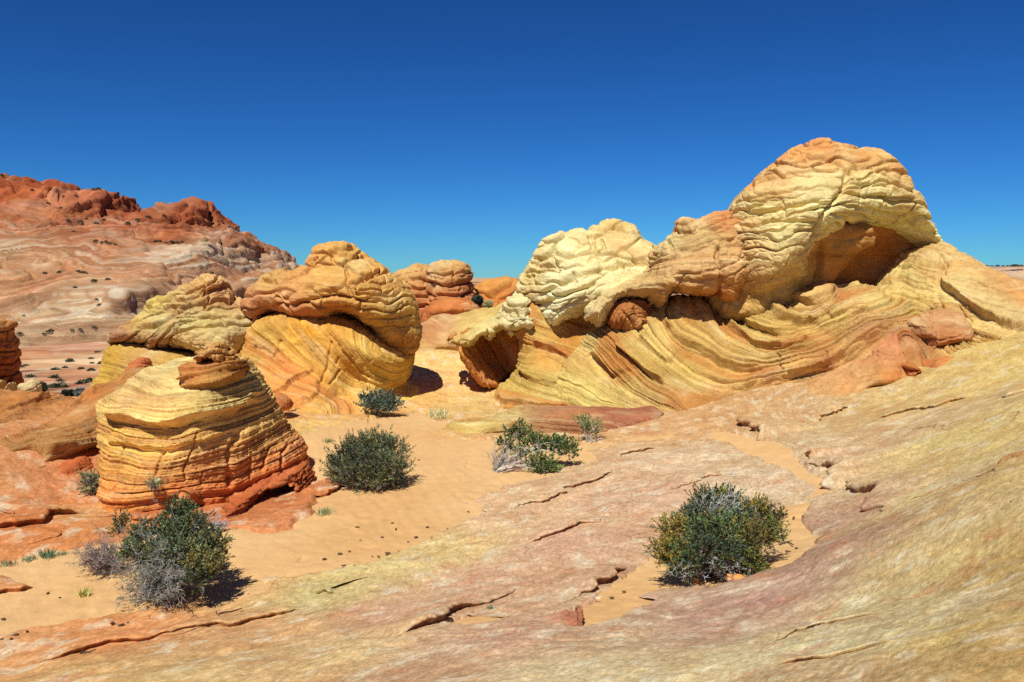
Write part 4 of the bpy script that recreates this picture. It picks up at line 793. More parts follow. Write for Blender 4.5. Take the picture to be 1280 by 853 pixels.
lm = thing('sandstone_hump', 'low yellow and pink knobbly hump behind the layered butte, left of the ochre dome', 'rock formation', at(210, 440, 20))
piece('hump_cap', [(135,428),(138,419),(142,411),(150,404),(165,392),(180,381),(187,374),(204,369),(214,367),(226,356),(240,347),(259,343),(276,347),(286,354),(293,366),(305,376),(325,386),(340,402),(330,430),(310,450),(280,450),(250,440),(225,436),(200,440),(180,432),(165,430),(150,438),(138,434)], 20.6, w=.6, Db=1.8, p=2.3, depth=[(200,390,20.0),(250,370,19.9),(200,415,19.5),(250,410,19.3),(150,425,19.7),(300,410,19.3),(280,440,19.0)], h=.058, sub=2, parent=lm, seed=180, tmul=(1.0,1.14,1.28),
  brick=((.75,.7,.27), .05, .07, [(200,390,.8),(250,370,1),(250,410,.8),(150,420,.7),(300,420,.6)], (250,.05,-.35)), led=((.05, 3, 181, .7),), cracks=[(.04,.12,[(180,385),(210,376),(240,372),(262,362),(285,362)]),(.04,.12,[(165,408),(200,402),(225,388),(255,378),(290,380)]),(.03,.12,[(215,416),(240,402),(280,400)])],
  tint=[(150,420,(176,112,84)),(190,380,(214,178,90)),(170,400,(208,174,94)),(250,355,(214,158,90)),(270,365,(206,140,88)),(290,375,(190,118,80)),(220,390,(204,146,92)),(230,405,(212,186,118)),(200,405,(206,184,112)),(190,425,(186,124,86)),(260,405,(208,176,100)),(280,395,(200,160,90)),(290,420,(214,182,118)),(310,410,(222,196,134)),(250,425,(206,170,104))], lay=((.14, 5, 183),), fine=(.018, 9))
piece('yellow_base', [(95,540),(108,500),(122,470),(132,445),(138,432),(160,424),(200,430),(280,440),(330,440),(330,540)], 20.5, w=.25, Db=1.0, p=2, depth=[(140,440,19.8),(160,440,19.7),(200,450,19.4),(130,480,19.6),(160,480,19.2),(250,460,19.0),(300,480,18.3)], h=.05, parent=lm, seed=190, strata=[(0,[(125,485),(160,490),(200,490)]),(1,[(140,455),(180,465),(230,480)]),(2,[(150,435),(190,445),(240,455)])], led=((.05, 3, 191, .7),),
  tint=[(140,450,(206,164,66)),(170,440,(206,168,88)),(185,440,(224,206,146)),(200,455,(204,156,74)),(135,480,(208,170,80)),(220,455,(206,168,86)),(280,460,(206,150,86))], lay=((.15, 4, 192),))

# ------------------------------------------------------------------ layered butte (left foreground)
bt = thing('layered_butte', 'beehive-shaped butte of thin yellow and red layers with a knob on top, at left', 'rock formation', at(250, 625, 11))
piece('butte_body', [(124,522),(124,511),(127,500),(136,492),(146,485),(162,477),(178,466),(201,460),(223,452),(237,448),(262,446),(285,445),(298,446),(309,452),(321,462),(332,484),(342,498),(350,510),(358,528),(366,540),(374,544),(381,558),(384,575),(388,592),(390,640),(330,690),(200,690),(126,680),(130,640),(133,608),(131,580),(130,560),(130,547),(127,535)],
  12.6, w=.55, Db=1.3, p=2.3, roundo=False, h=.022, sub=1, parent=bt, seed=200, tmul=(1.52,1.68,1.6),
  depth=[(230,455,12.4),(200,468,12.2),(270,455,12.1),(160,485,11.9),(200,490,11.6),(140,500,11.8),(155,515,11.3),(200,520,11.1),(250,515,11.1),(300,490,11.7),(320,490,12.0),(280,540,11.2),(200,545,11.0),(150,545,11.15),(240,580,10.95),(180,580,10.8),(145,580,11.0),(320,560,11.6),(355,560,12.0),(240,620,10.95),(160,620,10.7),(320,600,11.7),(370,590,12.05),(340,530,11.9),(375,560,12.25)],
  strata=[(0,[(133,608),(169,612),(228,610),(282,600),(314,589),(350,577),(382,561)]),(1,[(133,579),(155,580),(185,588),(223,588),(282,576),(314,565),(355,542)]),(2,[(127,540),(153,549),(185,555),(219,555),(246,550),(291,540),(327,526),(350,511)]),(2.8,[(124,520),(155,525),(185,529),(219,532),(246,526),(278,520),(314,511),(341,499)]),(3.3,[(133,513),(169,512),(198,516),(237,516),(273,509),(309,498),(332,486)]),(4.2,[(165,490),(200,500),(232,496),(262,494),(305,474)]),(5,[(180,470),(232,470),(280,462),(310,458)])],
  led=((.014, 2.6, 201, .85, .022), (.014, 5.7, 202, .85, .018), (.011, 11, 203, .82, .008), (.005, 23, 204, .75, .003)),
  steps=[(.22,.5,[(126,518),(155,523),(185,528),(219,531),(246,525),(278,519),(314,509)]),(.10,.3,[(130,546),(153,551),(185,557),(219,556),(246,551),(291,541)]),(.08,.3,[(280,512),(310,500),(335,486)])],
  cracks=[(.02,.07,[(249,537),(246,552),(240,570),(235,585),(232,602)]),(.03,.1,[(291,540),(289,552),(286,570),(285,590),(284,610)]),(.03,.12,[(351,541),(350,560),(348,578),(346,592)]),(.03,.09,[(153,549),(156,565),(152,585),(146,612)]),(.02,.06,[(208,553),(205,566),(200,580),(197,596)]),(.02,.06,[(328,562),(327,590)]),(.02,.06,[(312,568),(311,602)]),(.015,.04,[(175,588),(174,612)]),(.015,.04,[(255,588),(254,606)])],
  tint=[(170,480,(186,154,102)),(200,468,(181,158,107)),(145,495,(181,140,93)),(170,505,(186,137,91)),(210,495,(190,158,102)),(200,515,(212,160,104)),(240,480,(191,167,109)),(320,470,(181,146,84)),(300,490,(186,161,103)),(260,510,(186,156,98)),(150,535,(206,168,78)),(200,540,(214,176,92)),(250,540,(212,170,96)),(300,520,(208,156,92)),(340,510,(184,144,88)),(160,565,(210,164,84)),(220,570,(216,170,100)),(280,560,(212,156,96)),(320,545,(214,172,102)),(350,540,(206,150,98)),(370,560,(190,116,76)),(150,590,(204,134,68)),(200,590,(204,136,78)),(250,590,(200,124,74)),(310,580,(202,124,70)),(150,615,(190,104,52)),(220,615,(192,100,52)),(280,615,(188,92,46)),(340,590,(184,92,46)),(375,585,(194,110,52))],  # top tints darkened, front brightened in colour in place of stronger sunlight
  lay=((.34, 5, 206), (.36, 13, 207), (.18, 27, 208)), accent=((196,120,66), 2.3, .66, 209, .45), rough=(.045, 1.0), fine=(.012, 10))
piece('knob_base', [(228,470),(229,461),(237,454),(255,448),(285,447),(303,452),(308,462),(302,471),(291,481),(276,492),(262,500),(246,504),(238,508),(236,496),(232,482)], 12.1, w=.25, Db=.4, p=2.2, depth=[(260,465,11.55),(240,475,11.5),(290,465,11.65),(260,490,11.3),(245,498,11.3)], h=.02, parent=bt, seed=210, strata=[(0,[(236,500),(262,494),(300,470)]),(1,[(232,480),(260,476),(302,460)]),(2,[(235,462),(260,462),(300,455)])], led=((.04, 4, 211, .7),(.02, 9, 212, .6)),
  tint=[(245,465,(208,130,70)),(270,460,(214,148,84)),(240,480,(210,146,82)),(270,480,(206,156,78)),(250,495,(206,162,84)),(295,465,(198,140,70))], lay=((.16, 5, 213),))
piece('cap_knob', [(243,449),(243,444),(247,438),(258,434),(268,429),(279,427),(288,432),(294,440),(296,449),(293,456),(284,458),(276,456),(268,451),(258,453),(250,453)], 12.0, w=.18, Db=.35, p=2.2, depth=[(275,442,11.55),(255,445,11.6),(285,450,11.6)], h=.018, parent=bt, seed=220, brick=((.3,.3,.10), .03, .1, [(270,440,1),(255,445,.8)], (270,0,-.3)), led=((.03, 5, 221, .6),), tint=[(270,435,(216,166,92)),(285,445,(206,150,78)),(255,444,(198,140,72)),(285,455,(170,104,44))], fine=(.018, 9))
piece('red_plinth', [(100,650),(116,634),(130,622),(170,618),(220,612),(262,606),(300,598),(340,588),(372,580),(386,584),(392,594),(391,606),(375,611),(355,617),(340,624),(322,630),(300,634),(282,637),(270,634),(262,640),(240,646),(200,654),(150,656),(110,660)], 12.3, w=.12, Db=.5, p=2.6, depth=[(130,640,10.42),(200,645,10.40),(250,636,10.70),(290,630,10.72),(330,618,11.08),(375,602,11.6),(200,628,10.55),(300,612,11.2),(360,594,11.75),(130,626,10.7),(250,618,10.85)], h=.02, parent=bt, seed=230, tmul=(1.1,1.25,1.4), bleach=.15,
  strata=[(0,[(110,652),(200,648),(260,640),(330,624),(390,602)]),(1,[(120,636),(200,630),(260,620),(330,606),(386,588)])], led=((.03, 4, 231, .7),(.02, 9, 232, .6)), steps=[(.12,.3,[(110,652),(160,650),(230,644),(270,632)]),(.1,.25,[(118,640),(200,636),(250,626)])], cracks=[(.03,.08,[(318,616),(319,632)]),(.03,.08,[(358,600),(360,618)])],
  tint=[(130,640,(206,112,60)),(200,635,(206,116,62)),(250,625,(198,106,54)),(300,612,(196,104,56)),(300,630,(176,78,38)),(340,605,(194,102,56)),(375,592,(198,110,58)),(380,605,(170,74,36)),(200,650,(210,128,70))], lay=((.16, 4, 233),), rough=(.03, .8))

# ------------------------------------------------------------------ left edge
rd = piece('rock_ridge', [(-120,505),(-60,486),(0,488),(35,490),(60,492),(80,496),(96,498),(110,494),(126,484),(145,474),(170,462),(200,466),(215,520),(200,620),(60,640),(-120,640)], 14.6, w=.5, Db=1.5, p=2.2, depth=[(0,500,14.0),(60,505,13.9),(100,505,13.9),(60,530,13.0),(0,530,12.9),(60,560,12.2),(0,560,12.2),(0,578,11.7),(50,575,11.7),(100,570,11.9),(120,540,12.8),(150,490,14.0),(40,600,11.4),(-60,530,12.8)], h=.035, seed=240, tmul=(.88,1.12,1.1), rust=.6,
  strata=[(0,[(0,580),(40,570),(80,575),(125,555)]),(1,[(0,555),(60,560),(120,535)]),(2,[(0,530),(60,530),(125,510)]),(3,[(0,500),(60,500),(140,480)])], led=((.03, 3, 241, .8), (.012, 9, 242, .6)), steps=[(.22,.35,[(-30,586),(0,582),(20,574),(45,570),(75,574),(95,568)]),(.10,.3,[(62,520),(80,512),(92,505),(112,500)]),(.1,.3,[(2,516),(10,510),(16,503)]),(.08,.3,[(95,562),(115,552),(130,544)])],
  cracks=[(.03,.06,[(112,552),(118,540),(126,522)]),(.02,.05,[(22,554),(40,550)])],
  tint=[(0,505,(206,122,66)),(60,500,(208,124,68)),(100,505,(204,118,60)),(60,520,(208,134,82)),(40,540,(200,120,74)),(0,550,(200,126,80)),(90,540,(202,122,68)),(120,520,(198,112,56)),(60,562,(206,146,90)),(100,558,(208,144,84)),(20,565,(204,140,86)),(150,480,(206,126,66)),(30,590,(210,138,86)),(80,590,(206,126,74)),(120,560,(214,170,108))], lay=((.12, 4, 243),), rough=(.06, 1.4), fine=(.010, 9))
tag(rd, 'smooth orange saddle of rock between the layered butte and the left edge', 'rock formation')
kb = piece('boulder', [(160,470),(158,462),(163,453),(174,448),(184,448),(190,454),(191,463),(186,470),(174,474)], 15.2, w=.2, Db=.3, depth=[(175,460,14.95)], h=.02, seed=250, bleach=.15, led=((.02, 5, 251, .6),), tint=[(170,455,(206,120,74)),(185,462,(198,108,62))])
tag(kb, 'round red boulder perched behind the left shoulder of the layered butte', 'boulder')
eb = piece('boulder', [(-70,478),(-80,430),(-50,396),(-10,396),(4,400),(12,408),(20,424),(24,440),(24,460),(21,478),(10,488),(-30,492)], 17.2, w=.4, Db=1.0, p=2.6, depth=[(-30,430,16.2),(5,430,16.7),(-30,470,16.2),(18,455,17.1)], h=.03, seed=260, bleach=.15, brick=((.5,.5,.25), .05, .1), led=((.04, 4, 261, .7),), tint=[(0,405,(196,132,72)),(12,420,(206,166,92)),(0,440,(184,100,52)),(15,460,(176,92,48))])
tag(eb, 'dark sided tall boulder cut off by the left edge', 'boulder')
for (o_, lab, c1) in [([(22,500),(20,488),(26,478),(36,474),(48,478),(54,486),(52,496),(40,500)], 'pale cream boulder beside the green bushes on the saddle', (232,206,150)), ([(4,500),(4,490),(8,482),(14,477),(20,480),(22,490),(20,500)], 'narrow pale stone under the dark edge boulder', (222,184,124)), ([(-14,498),(-12,484),(-4,476),(6,478),(8,488),(4,498)], 'tan stone half out of the picture at left', (212,166,104))]:
    pb = piece('boulder', o_, 16.3, w=.18, Db=.3, depth=[(o_[0][0] + 12, 490, 16.05)], h=.022, seed=int(o_[0][0]) + 300, tint=[(o_[0][0] + 8, 488, c1)], led=((.02, 4, 271, .6),), rough=(.05, .6))
    tag(pb, lab, 'boulder')
rs = piece('boulder', [(42,604),(41,594),(49,586),(66,580),(84,576),(100,573),(111,575),(118,583),(112,594),(100,602),(84,608),(66,614),(50,614)], 12.1, w=.2, Db=.4, p=2.2, depth=[(70,596,11.72),(100,586,11.85)], h=.018, seed=310, bleach=.15, led=((.03, 5, 311, .65),), steps=[(.06,.1,[(60,600),(75,594),(95,596)])], tint=[(60,590,(190,92,48)),(80,582,(200,104,56)),(100,585,(176,76,38)),(70,600,(172,74,38))], tmul=(1,1.2,1.3), rough=(.05, .6), fine=(.014, 9))
tag(rs, 'flat dark red boulder lying between the saddle and the layered butte', 'boulder')
os_ = piece('boulder', [(340,510),(338,500),(346,492),(356,494),(366,500),(368,508),(360,513),(348,514)], 16.2, w=.2, Db=.4, depth=[(352,503,15.8)], h=.025, seed=320, bleach=.15, led=((.02, 4, 321, .6),), tint=[(350,498,(212,138,78)),(362,508,(196,104,52))])
tag(os_, 'wedge of orange rock tucked beside the right flank of the layered butte', 'boulder')

# ------------------------------------------------------------------ middle distance between the domes
b1 = piece('beehive_rock', [(470,400),(480,360),(487,343),(495,338),(506,338),(516,335),(525,334),(535,337),(546,345),(552,360),(556,392),(556,430),(470,430)], 36.5, w=1.3, Db=2, p=2.4, depth=[(515,360,35.2),(515,400,34.6)], h=.085, seed=330, tmul=(.9,1.0,1.05), rust=.2, brick=((1.2,1.2,.42), .10, .09), led=((.08, 2.6, 331, .7),), tint=[(510,340,(216,168,98)),(520,352,(212,148,88)),(530,370,(200,120,72)),(525,390,(196,106,64))], lay=((.12, 5, 332),))
tag(b1, 'low left beehive of orange layered rock beyond the sandy gap', 'rock formation')
b2 = piece('beehive_rock', [(530,400),(534,360),(537,342),(543,334),(553,329),(564,328),(575,330),(583,335),(588,344),(591,358),(596,385),(598,430),(530,430)], 35.5, w=1.2, Db=2, p=2.4, depth=[(562,350,34.2),(562,400,33.6)], h=.08, seed=340, tmul=(.9,1.0,1.05), brick=((1.6,1.2,.40), .10, .09), led=((.09, 2.6, 341, .7),), tint=[(562,332,(220,176,106)),(562,345,(212,150,90)),(562,362,(206,128,76)),(562,380,(200,112,66)),(585,360,(200,116,70))], lay=((.12, 5, 342),))
tag(b2, 'tall rounded beehive of red layered rock against the sky beyond the sandy gap', 'rock formation')
b3 = piece('rock_ledge', [(528,404),(531,390),(536,380),(548,374),(565,372),(582,373),(595,378),(601,386),(598,394),(580,398),(555,400),(540,410)], 33.2, w=.8, Db=1.2, p=2.3, depth=[(565,385,32.2)], h=.07, seed=350, tmul=(.9,1.0,1.05), led=((.07, 3, 351, .7),), tint=[(560,378,(212,126,66)),(580,386,(208,118,60)),(545,392,(200,110,56))], rough=(.06, 1))
tag(b3, 'rounded red ledge at the foot of the beehive rocks', 'rock ledge')
b4 = piece('boulder', [(588,385),(592,370),(597,360),(606,353),(618,349),(632,346),(644,347),(656,356),(668,380),(668,420),(600,420),(594,400)], 37, w=1.2, Db=2, p=2.3, depth=[(625,365,35.8),(625,395,35.2)], h=.085, seed=360, tmul=(.9,1.0,1.05), led=((.06, 2, 361, .7),), cracks=[(.06,.16,[(600,374),(615,368),(630,358),(645,352)])], brick=((1.4,1.2,.6), .06, .08), tint=[(610,356,(220,146,72)),(635,350,(222,154,80)),(625,370,(212,124,56)),(640,375,(208,120,56))])
tag(b4, 'bright orange boulder under the sky between beehive rocks and cream hump', 'boulder')
b5 = piece('rock_ledge', [(505,470),(512,430),(522,412),(530,400),(545,392),(575,390),(600,384),(620,384),(650,376),(680,380),(690,440),(640,460),(600,450),(560,440),(530,470)], 32, w=.7, Db=1.5, p=2.3, depth=[(560,405,31.0),(600,400,30.6),(620,400,30),(540,425,30.2),(580,430,29.2),(620,430,28.5),(520,440,30)], h=.07, seed=370, tmul=(.9,1.0,1.05), led=((.08, 2.4, 371, .7), (.03, 7, 372, .6)),
  tint=[(540,400,(200,138,88)),(560,400,(196,134,88)),(580,398,(212,170,92)),(610,395,(218,180,100)),(640,385,(220,184,108)),(600,410,(222,184,108)),(540,415,(192,116,72)),(560,425,(228,180,116)),(590,425,(222,176,112)),(530,440,(232,184,112))], lay=((.14, 4, 373),))
tag(b5, 'yellow rock bench with purple patches below the beehive rocks', 'rock ledge')

# ------------------------------------------------------------------ loose blocks on the slab
fb = piece('broken_slab', [(662,790),(668,776),(690,768),(712,764),(724,763),(728,770),(726,780),(716,786),(708,792),(690,796),(670,796)], 6.05, w=.07, Db=.25, p=2.6, depth=[(690,780,5.9),(715,776,5.92)], h=.010, seed=380, led=((.012, 12, 381, .6),), tint=[(690,770,(206,162,130)),(715,775,(172,106,74)),(690,790,(200,150,116))], rough=(.04, .4), fine=(.01, 9))
tag(fb, 'small broken slab with a dark notched end at the sand pocket corner', 'rock')
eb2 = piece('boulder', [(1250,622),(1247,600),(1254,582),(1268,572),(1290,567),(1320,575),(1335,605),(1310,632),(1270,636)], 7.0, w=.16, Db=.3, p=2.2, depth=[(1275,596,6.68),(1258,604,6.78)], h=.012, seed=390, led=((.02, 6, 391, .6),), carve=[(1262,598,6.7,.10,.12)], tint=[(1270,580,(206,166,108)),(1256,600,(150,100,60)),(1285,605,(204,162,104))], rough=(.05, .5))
tag(eb2, 'brown hollowed knob of rock at the right edge of the slab', 'rock')
# ------------------------------------------------------------------ plants
def ground_at(px, py):
    return ghit(np.array([px], float), np.array([py], float))[0]
class Bits:
    """leaf blades and twig sticks gathered into one mesh"""
    def __init__(s): s.V, s.F, s.C, s.n = [], [], [], 0
    def blades(s, P, D, L, W, C, rng):
        """a diamond blade at each P along D"""
        n = len(P); R = rng.normal(size=(n, 3)); S = np.cross(D, R); S /= np.linalg.norm(S, axis=1, keepdims=True) + 1e-9
        L = np.broadcast_to(np.asarray(L, float), (n,))[:, None]; W = np.broadcast_to(np.asarray(W, float), (n,))[:, None]
        q = np.stack([P, P + D * L * .45 + S * W, P + D * L, P + D * L * .45 - S * W], 1).reshape(-1, 3)
        s.V.append(q); s.F.append(np.arange(n * 4).reshape(-1, 4) + s.n); s.C.append(np.repeat(C, 4, 0)); s.n += n * 4
    def sticks(s, A, B, ra, rb, C):
        """three sided tapered sticks from A to B"""
        n = len(A); D = B - A; D = D / (np.linalg.norm(D, axis=1, keepdims=True) + 1e-9)
        U = np.cross(D, np.array([.3, .9, .2])); U /= np.linalg.norm(U, axis=1, keepdims=True) + 1e-9; W = np.cross(D, U)
        ra = np.broadcast_to(np.asarray(ra, float), (n,))[:, None]; rb = np.broadcast_to(np.asarray(rb, float), (n,))[:, None]
        ring = []
        for r, X in ((ra, A), (rb, B)):
            for k in range(3):
                a = 2 * pi * k / 3; ring.append(X + r * (cos(a) * U + sin(a) * W))
        q = np.stack(ring, 1).reshape(-1, 3)
        base = np.arange(n)[:, None] * 6 + s.n
        f = np.concatenate([base + np.array([[k, (k + 1) % 3, 3 + (k + 1) % 3, 3 + k]]) for k in range(3)])
        s.V.append(q); s.F.append(f); s.C.append(np.repeat(C, 6, 0)); s.n += n * 6
    def build(s, name, mat, parent):
        me = raw_mesh(name, np.concatenate(s.V), np.concatenate(s.F)); put_col(me, np.concatenate(s.C)); shade(me, False)
        return link(name, me, mat, parent)
LEAFUP = 1.9
def cvar(col, n, rng, v=.25):
    c = lin(col)[None] * (1 + v * rng.normal(size=(n, 1))) * (1 + .10 * rng.normal(size=(n, 3)))
    return np.clip(c, .004, .9)
def branch_paths(base, ends, rng, rad, bits, col, seg=6, sag=.12, wig=.10):
    """curving branches from the base out to each end; returns the points along them"""
    pts = []
    for e in ends:
        d = e - base; L = np.linalg.norm(d); t = np.linspace(0, 1, seg + 1)[:, None]
        b = base + d * t; b[:, 2] += sag * L * np.sin(pi * t[:, 0]) * rng.uniform(.3, 1.2)
        b[1:-1] += rng.normal(size=(seg - 1, 3)) * wig * L / seg * 1.6
        rr_ = rad * (1 - .75 * t[:, 0]) * rng.uniform(.7, 1.2)
        bits.sticks(b[:-1], b[1:], rr_[:-1], rr_[1:], cvar(col, seg, rng, .12)); pts.append(b)
    return pts
def shrub(name, label, px, py, clumps, seed, leaf=((66,74,44), (84,84,46), (52,64,44)), n_leaf=9000, leaf_l=.045, leaf_w=.010, twig=(150,142,134), n_twig=900, bare=(), trunk=(120,108,96), lift=0.0, cat='shrub', dxy=(0, 0), fill=.55, group=None, base=None):
    """clumps: (px, py, radius in px, squash) traced on the photograph, set in depth round the base; bare: clumps of leafless twigs"""
    rng = np.random.default_rng(seed)
    B = (ground_at(px, py) if base is None else at(px, py, base)) + np.array([dxy[0], dxy[1], lift]); Y = B[1]; k = Y / FPX
    root = thing(name, label, cat, tuple(B), group)
    fol, tw = Bits(), Bits()
    def place(c):
        off = c[4] if len(c) > 4 else rng.uniform(-.35, .35)
        P = at(c[0], c[1], Y + off); r = c[2] * k
        P[2] = max(P[2], B[2] + r * .35 * (c[3] if len(c) > 3 else 1)); return P, r, (c[3] if len(c) > 3 else .85)
    tot = sum(c[2] ** 2 for c in clumps) or 1
    for c in clumps:
        P, r, sq = place(c)
        n = int(n_leaf * c[2] ** 2 / tot)
        # sprays: little upright bunches of needles through the clump
        m = max(n // 14, 4)
        u = rng.normal(size=(m, 3)); u /= np.linalg.norm(u, axis=1, keepdims=True)
        rad = .80 * r * rng.uniform(fill, 1.0, size=(m, 1)) ** .6 * (1 + .28 * rng.normal(size=(m, 1)))
        S = P + u * rad * np.array([1, 1, sq]); S[:, 2] = np.maximum(S[:, 2], B[2] - .02 + .03 * rng.random(m))
        ax = u * .8 + np.array([0, 0, .75]) + .35 * rng.normal(size=(m, 3)); ax /= np.linalg.norm(ax, axis=1, keepdims=True)
        sl = leaf_l * 2.6 * rng.uniform(.6, 1.3, size=m)
        t = rng.uniform(0, 1, size=(m, 14)); Q = (S[:, None] + ax[:, None] * (t * sl[:, None])[..., None]).reshape(-1, 3)
        D = (np.repeat(ax, 14, 0) + .55 * rng.normal(size=(m * 14, 3))); D /= np.linalg.norm(D, axis=1, keepdims=True)
        ci = np.where(rng.random(m) < .7, rng.integers(0, len(leaf)), rng.integers(0, len(leaf), m)); lc = rng.uniform(.75, 1.25) * LEAFUP * np.stack([lin(leaf[i]) for i in ci]) * (1 + .2 * rng.normal(size=(m, 1)))
        C = np.clip(np.repeat(lc, 14, 0) * (1 + .18 * rng.normal(size=(m * 14, 1))), .004, .6)
        fol.blades(Q, D, leaf_l * rng.uniform(.6, 1.2, size=m * 14), leaf_w, C, rng)
        tw.sticks(S - ax * sl[:, None] * .8, S + ax * sl[:, None] * .6, .0022, .001, cvar(trunk, m, rng, .15))
        ends = P + rng.normal(size=(max(3, int(r * 16)), 3)) * r * .55
        ends[:, 2] = np.maximum(ends[:, 2], B[2] + .02)
        branch_paths(B + rng.normal(size=3) * np.array([.05, .05, 0]) - np.array([0, 0, .03]), ends, rng, .010, tw, trunk)
    tb = sum(c[2] ** 2 for c in bare) or 1
    for c in bare:
        P, r, sq = place(c); n = int(n_twig * c[2] ** 2 / tb)
        A0_ = B + (P - B) * .35
        ends = P + rng.normal(size=(max(n // 25, 3), 3)) * r * np.array([.6, .6, .6 * sq]); ends[:, 2] = np.maximum(ends[:, 2], B[2] + .02)
        paths = branch_paths(B - np.array([0, 0, .02]), ends, rng, .006, tw, twig, seg=7, wig=.2)
        pp = np.concatenate([q[2:] for q in paths]); dd = np.concatenate([np.gradient(q, axis=0)[2:] for q in paths]); dd /= np.linalg.norm(dd, axis=1, keepdims=True) + 1e-9
        i = rng.integers(0, len(pp), n); d = dd[i] + .75 * rng.normal(size=(n, 3)); d /= np.linalg.norm(d, axis=1, keepdims=True)
        ln = r * rng.uniform(.15, .55, size=(n, 1)); E = pp[i] + d * ln; E[:, 2] = np.maximum(E[:, 2], B[2])
        M = (pp[i] + E) / 2 + rng.normal(size=(n, 3)) * ln * .12
        cc = cvar(twig, n, rng, .16); tw.sticks(pp[i], M, .0030, .0022, cc); tw.sticks(M, E, .0022, .0012, cc)
    if fol.V: fol.build('foliage', M_LEAF, root)
    if tw.V: tw.build('branches', M_WOOD, root)
    return root
def tuft(label, px, py, wpx, hpx, col, seed, n=160, lift=0, spread=.5):
    rng = np.random.default_rng(seed); B = ground_at(px, py) + np.array([0, 0, lift]); k = B[1] / FPX
    o = Bits(); P = B + np.stack([rng.normal(size=n) * wpx * k * .25, rng.normal(size=n) * wpx * k * .25, np.full(n, -.01)], -1)
    D = np.stack([rng.normal(size=n) * spread, rng.normal(size=n) * spread, np.ones(n)], -1); D /= np.linalg.norm(D, axis=1, keepdims=True)
    L = hpx * k * rng.uniform(.5, 1.15, n); o.blades(P, D, L, max(.004, .35 * k), cvar(col, n, rng, .22), rng)
    ob = o.build('grass_tuft', M_LEAF, None); return tag(ob, label, 'grass tuft')

shrub('shrub', 'largest dark green bush, in the sandy pocket on the right slab', 893, 716, [(842,664,17,.8,-.1),(836,690,20,.85,-.25),(856,694,20,.8,-.3),(866,650,17,.8,.1),(884,632,20,.85,.25),(905,628,20,.85,.25),(900,664,22,.9,-.3),(925,652,20,.8,0),(945,640,17,.8,.1),(962,648,15,.8,.0),(960,668,17,.8,-.15),(940,672,20,.85,-.3),(930,694,18,.8,-.35),(905,690,20,.8,-.4),(880,684,18,.8,-.4),(938,708,14,.7,-.35),(850,708,14,.6,-.35),(876,664,18,.8,-.1)], 901,
  leaf=((84,90,42),(66,80,46),(112,96,40),(60,72,54),(90,80,40)), n_leaf=34000, leaf_l=.034, leaf_w=.0055, twig=(176,174,166), n_twig=5200, bare=[(890,640,22,.9,.2),(915,640,26,.9,.15),(868,656,18,.9,0),(858,712,16,.8,-.4),(905,706,20,.7,-.45),(970,690,12,.8,-.1),(930,640,20,.9,.1)], fill=.35)
shrub('shrub', 'dense round dark bush standing alone on the sand by the layered butte', 462, 606, [(462,558,20,.95,.15),(448,562,20,.95,0),(480,560,19,.95,0),(496,566,14,.9,.1),(432,572,20,.95,0),(418,584,13,.8,0),(455,580,24,.95,-.3),(478,582,22,.95,-.25),(498,584,15,.9,-.05),(440,594,18,.8,-.3),(465,598,18,.7,-.4),(490,598,14,.7,-.2),(424,596,13,.7,-.1)], 902,
  leaf=((78,82,52),(62,72,50),(92,88,54),(52,60,44)), n_leaf=20000, leaf_l=.05, leaf_w=.006, twig=(170,166,150), n_twig=1500, bare=[(425,596,16,.8,-.1),(470,604,14,.6,-.4),(450,570,24,.9,0),(480,575,24,.9,0)], fill=.3)
shrub('shrub', 'small dark bush at the foot of the ochre dome', 472, 519, [(460,503,12,.9,0),(474,502,12,.9,.1),(486,503,10,.9,0),(468,509,12,.8,-.2),(482,510,10,.8,-.1),(495,507,6,.7,0)], 903, leaf=((72,82,70),(60,70,60),(84,88,70)), n_leaf=7000, leaf_l=.05, leaf_w=.011, twig=(190,186,178), n_twig=120, bare=[(480,515,9,.6,-.2)], fill=.3)
shrub('shrub', 'wide half dead bush with tangled grey branches and green top, left foreground', 205, 744, [(222,638,14,.8,.3),(232,640,10,.8,.3),(205,662,18,.8,.2),(150,658,10,.8,.2),(225,668,20,.8,.1),(245,660,16,.8,.15),(255,680,18,.8,0),(268,682,14,.8,0),(232,690,20,.8,-.2),(250,704,18,.75,-.25),(262,712,15,.7,-.25),(168,690,15,.8,-.1),(200,690,16,.8,-.15),(272,700,12,.7,0),(245,724,14,.6,-.35),(176,668,12,.8,.1)], 904,
  leaf=((84,88,50),(66,76,48),(96,90,50),(52,62,44)), n_leaf=20000, leaf_l=.036, leaf_w=.006, twig=(140,138,128), n_twig=6000, bare=[(185,668,22,.9,.1),(210,700,28,.9,-.25),(190,720,26,.9,-.4),(165,738,20,.8,-.35),(160,700,22,.9,-.1),(225,720,22,.8,-.4),(235,650,20,.9,.2),(258,690,16,.8,-.1),(205,742,22,.6,-.45)], fill=.35)
shrub('dead_shrub', 'leafless brown grey twiggy shrub left of the half dead bush', 140, 716, [], 905, twig=(140,124,116), n_twig=2200, bare=[(128,684,24,.9,.1),(112,696,20,.8,0),(104,706,14,.7,-.1),(140,690,18,.9,0),(125,706,18,.7,-.15)])
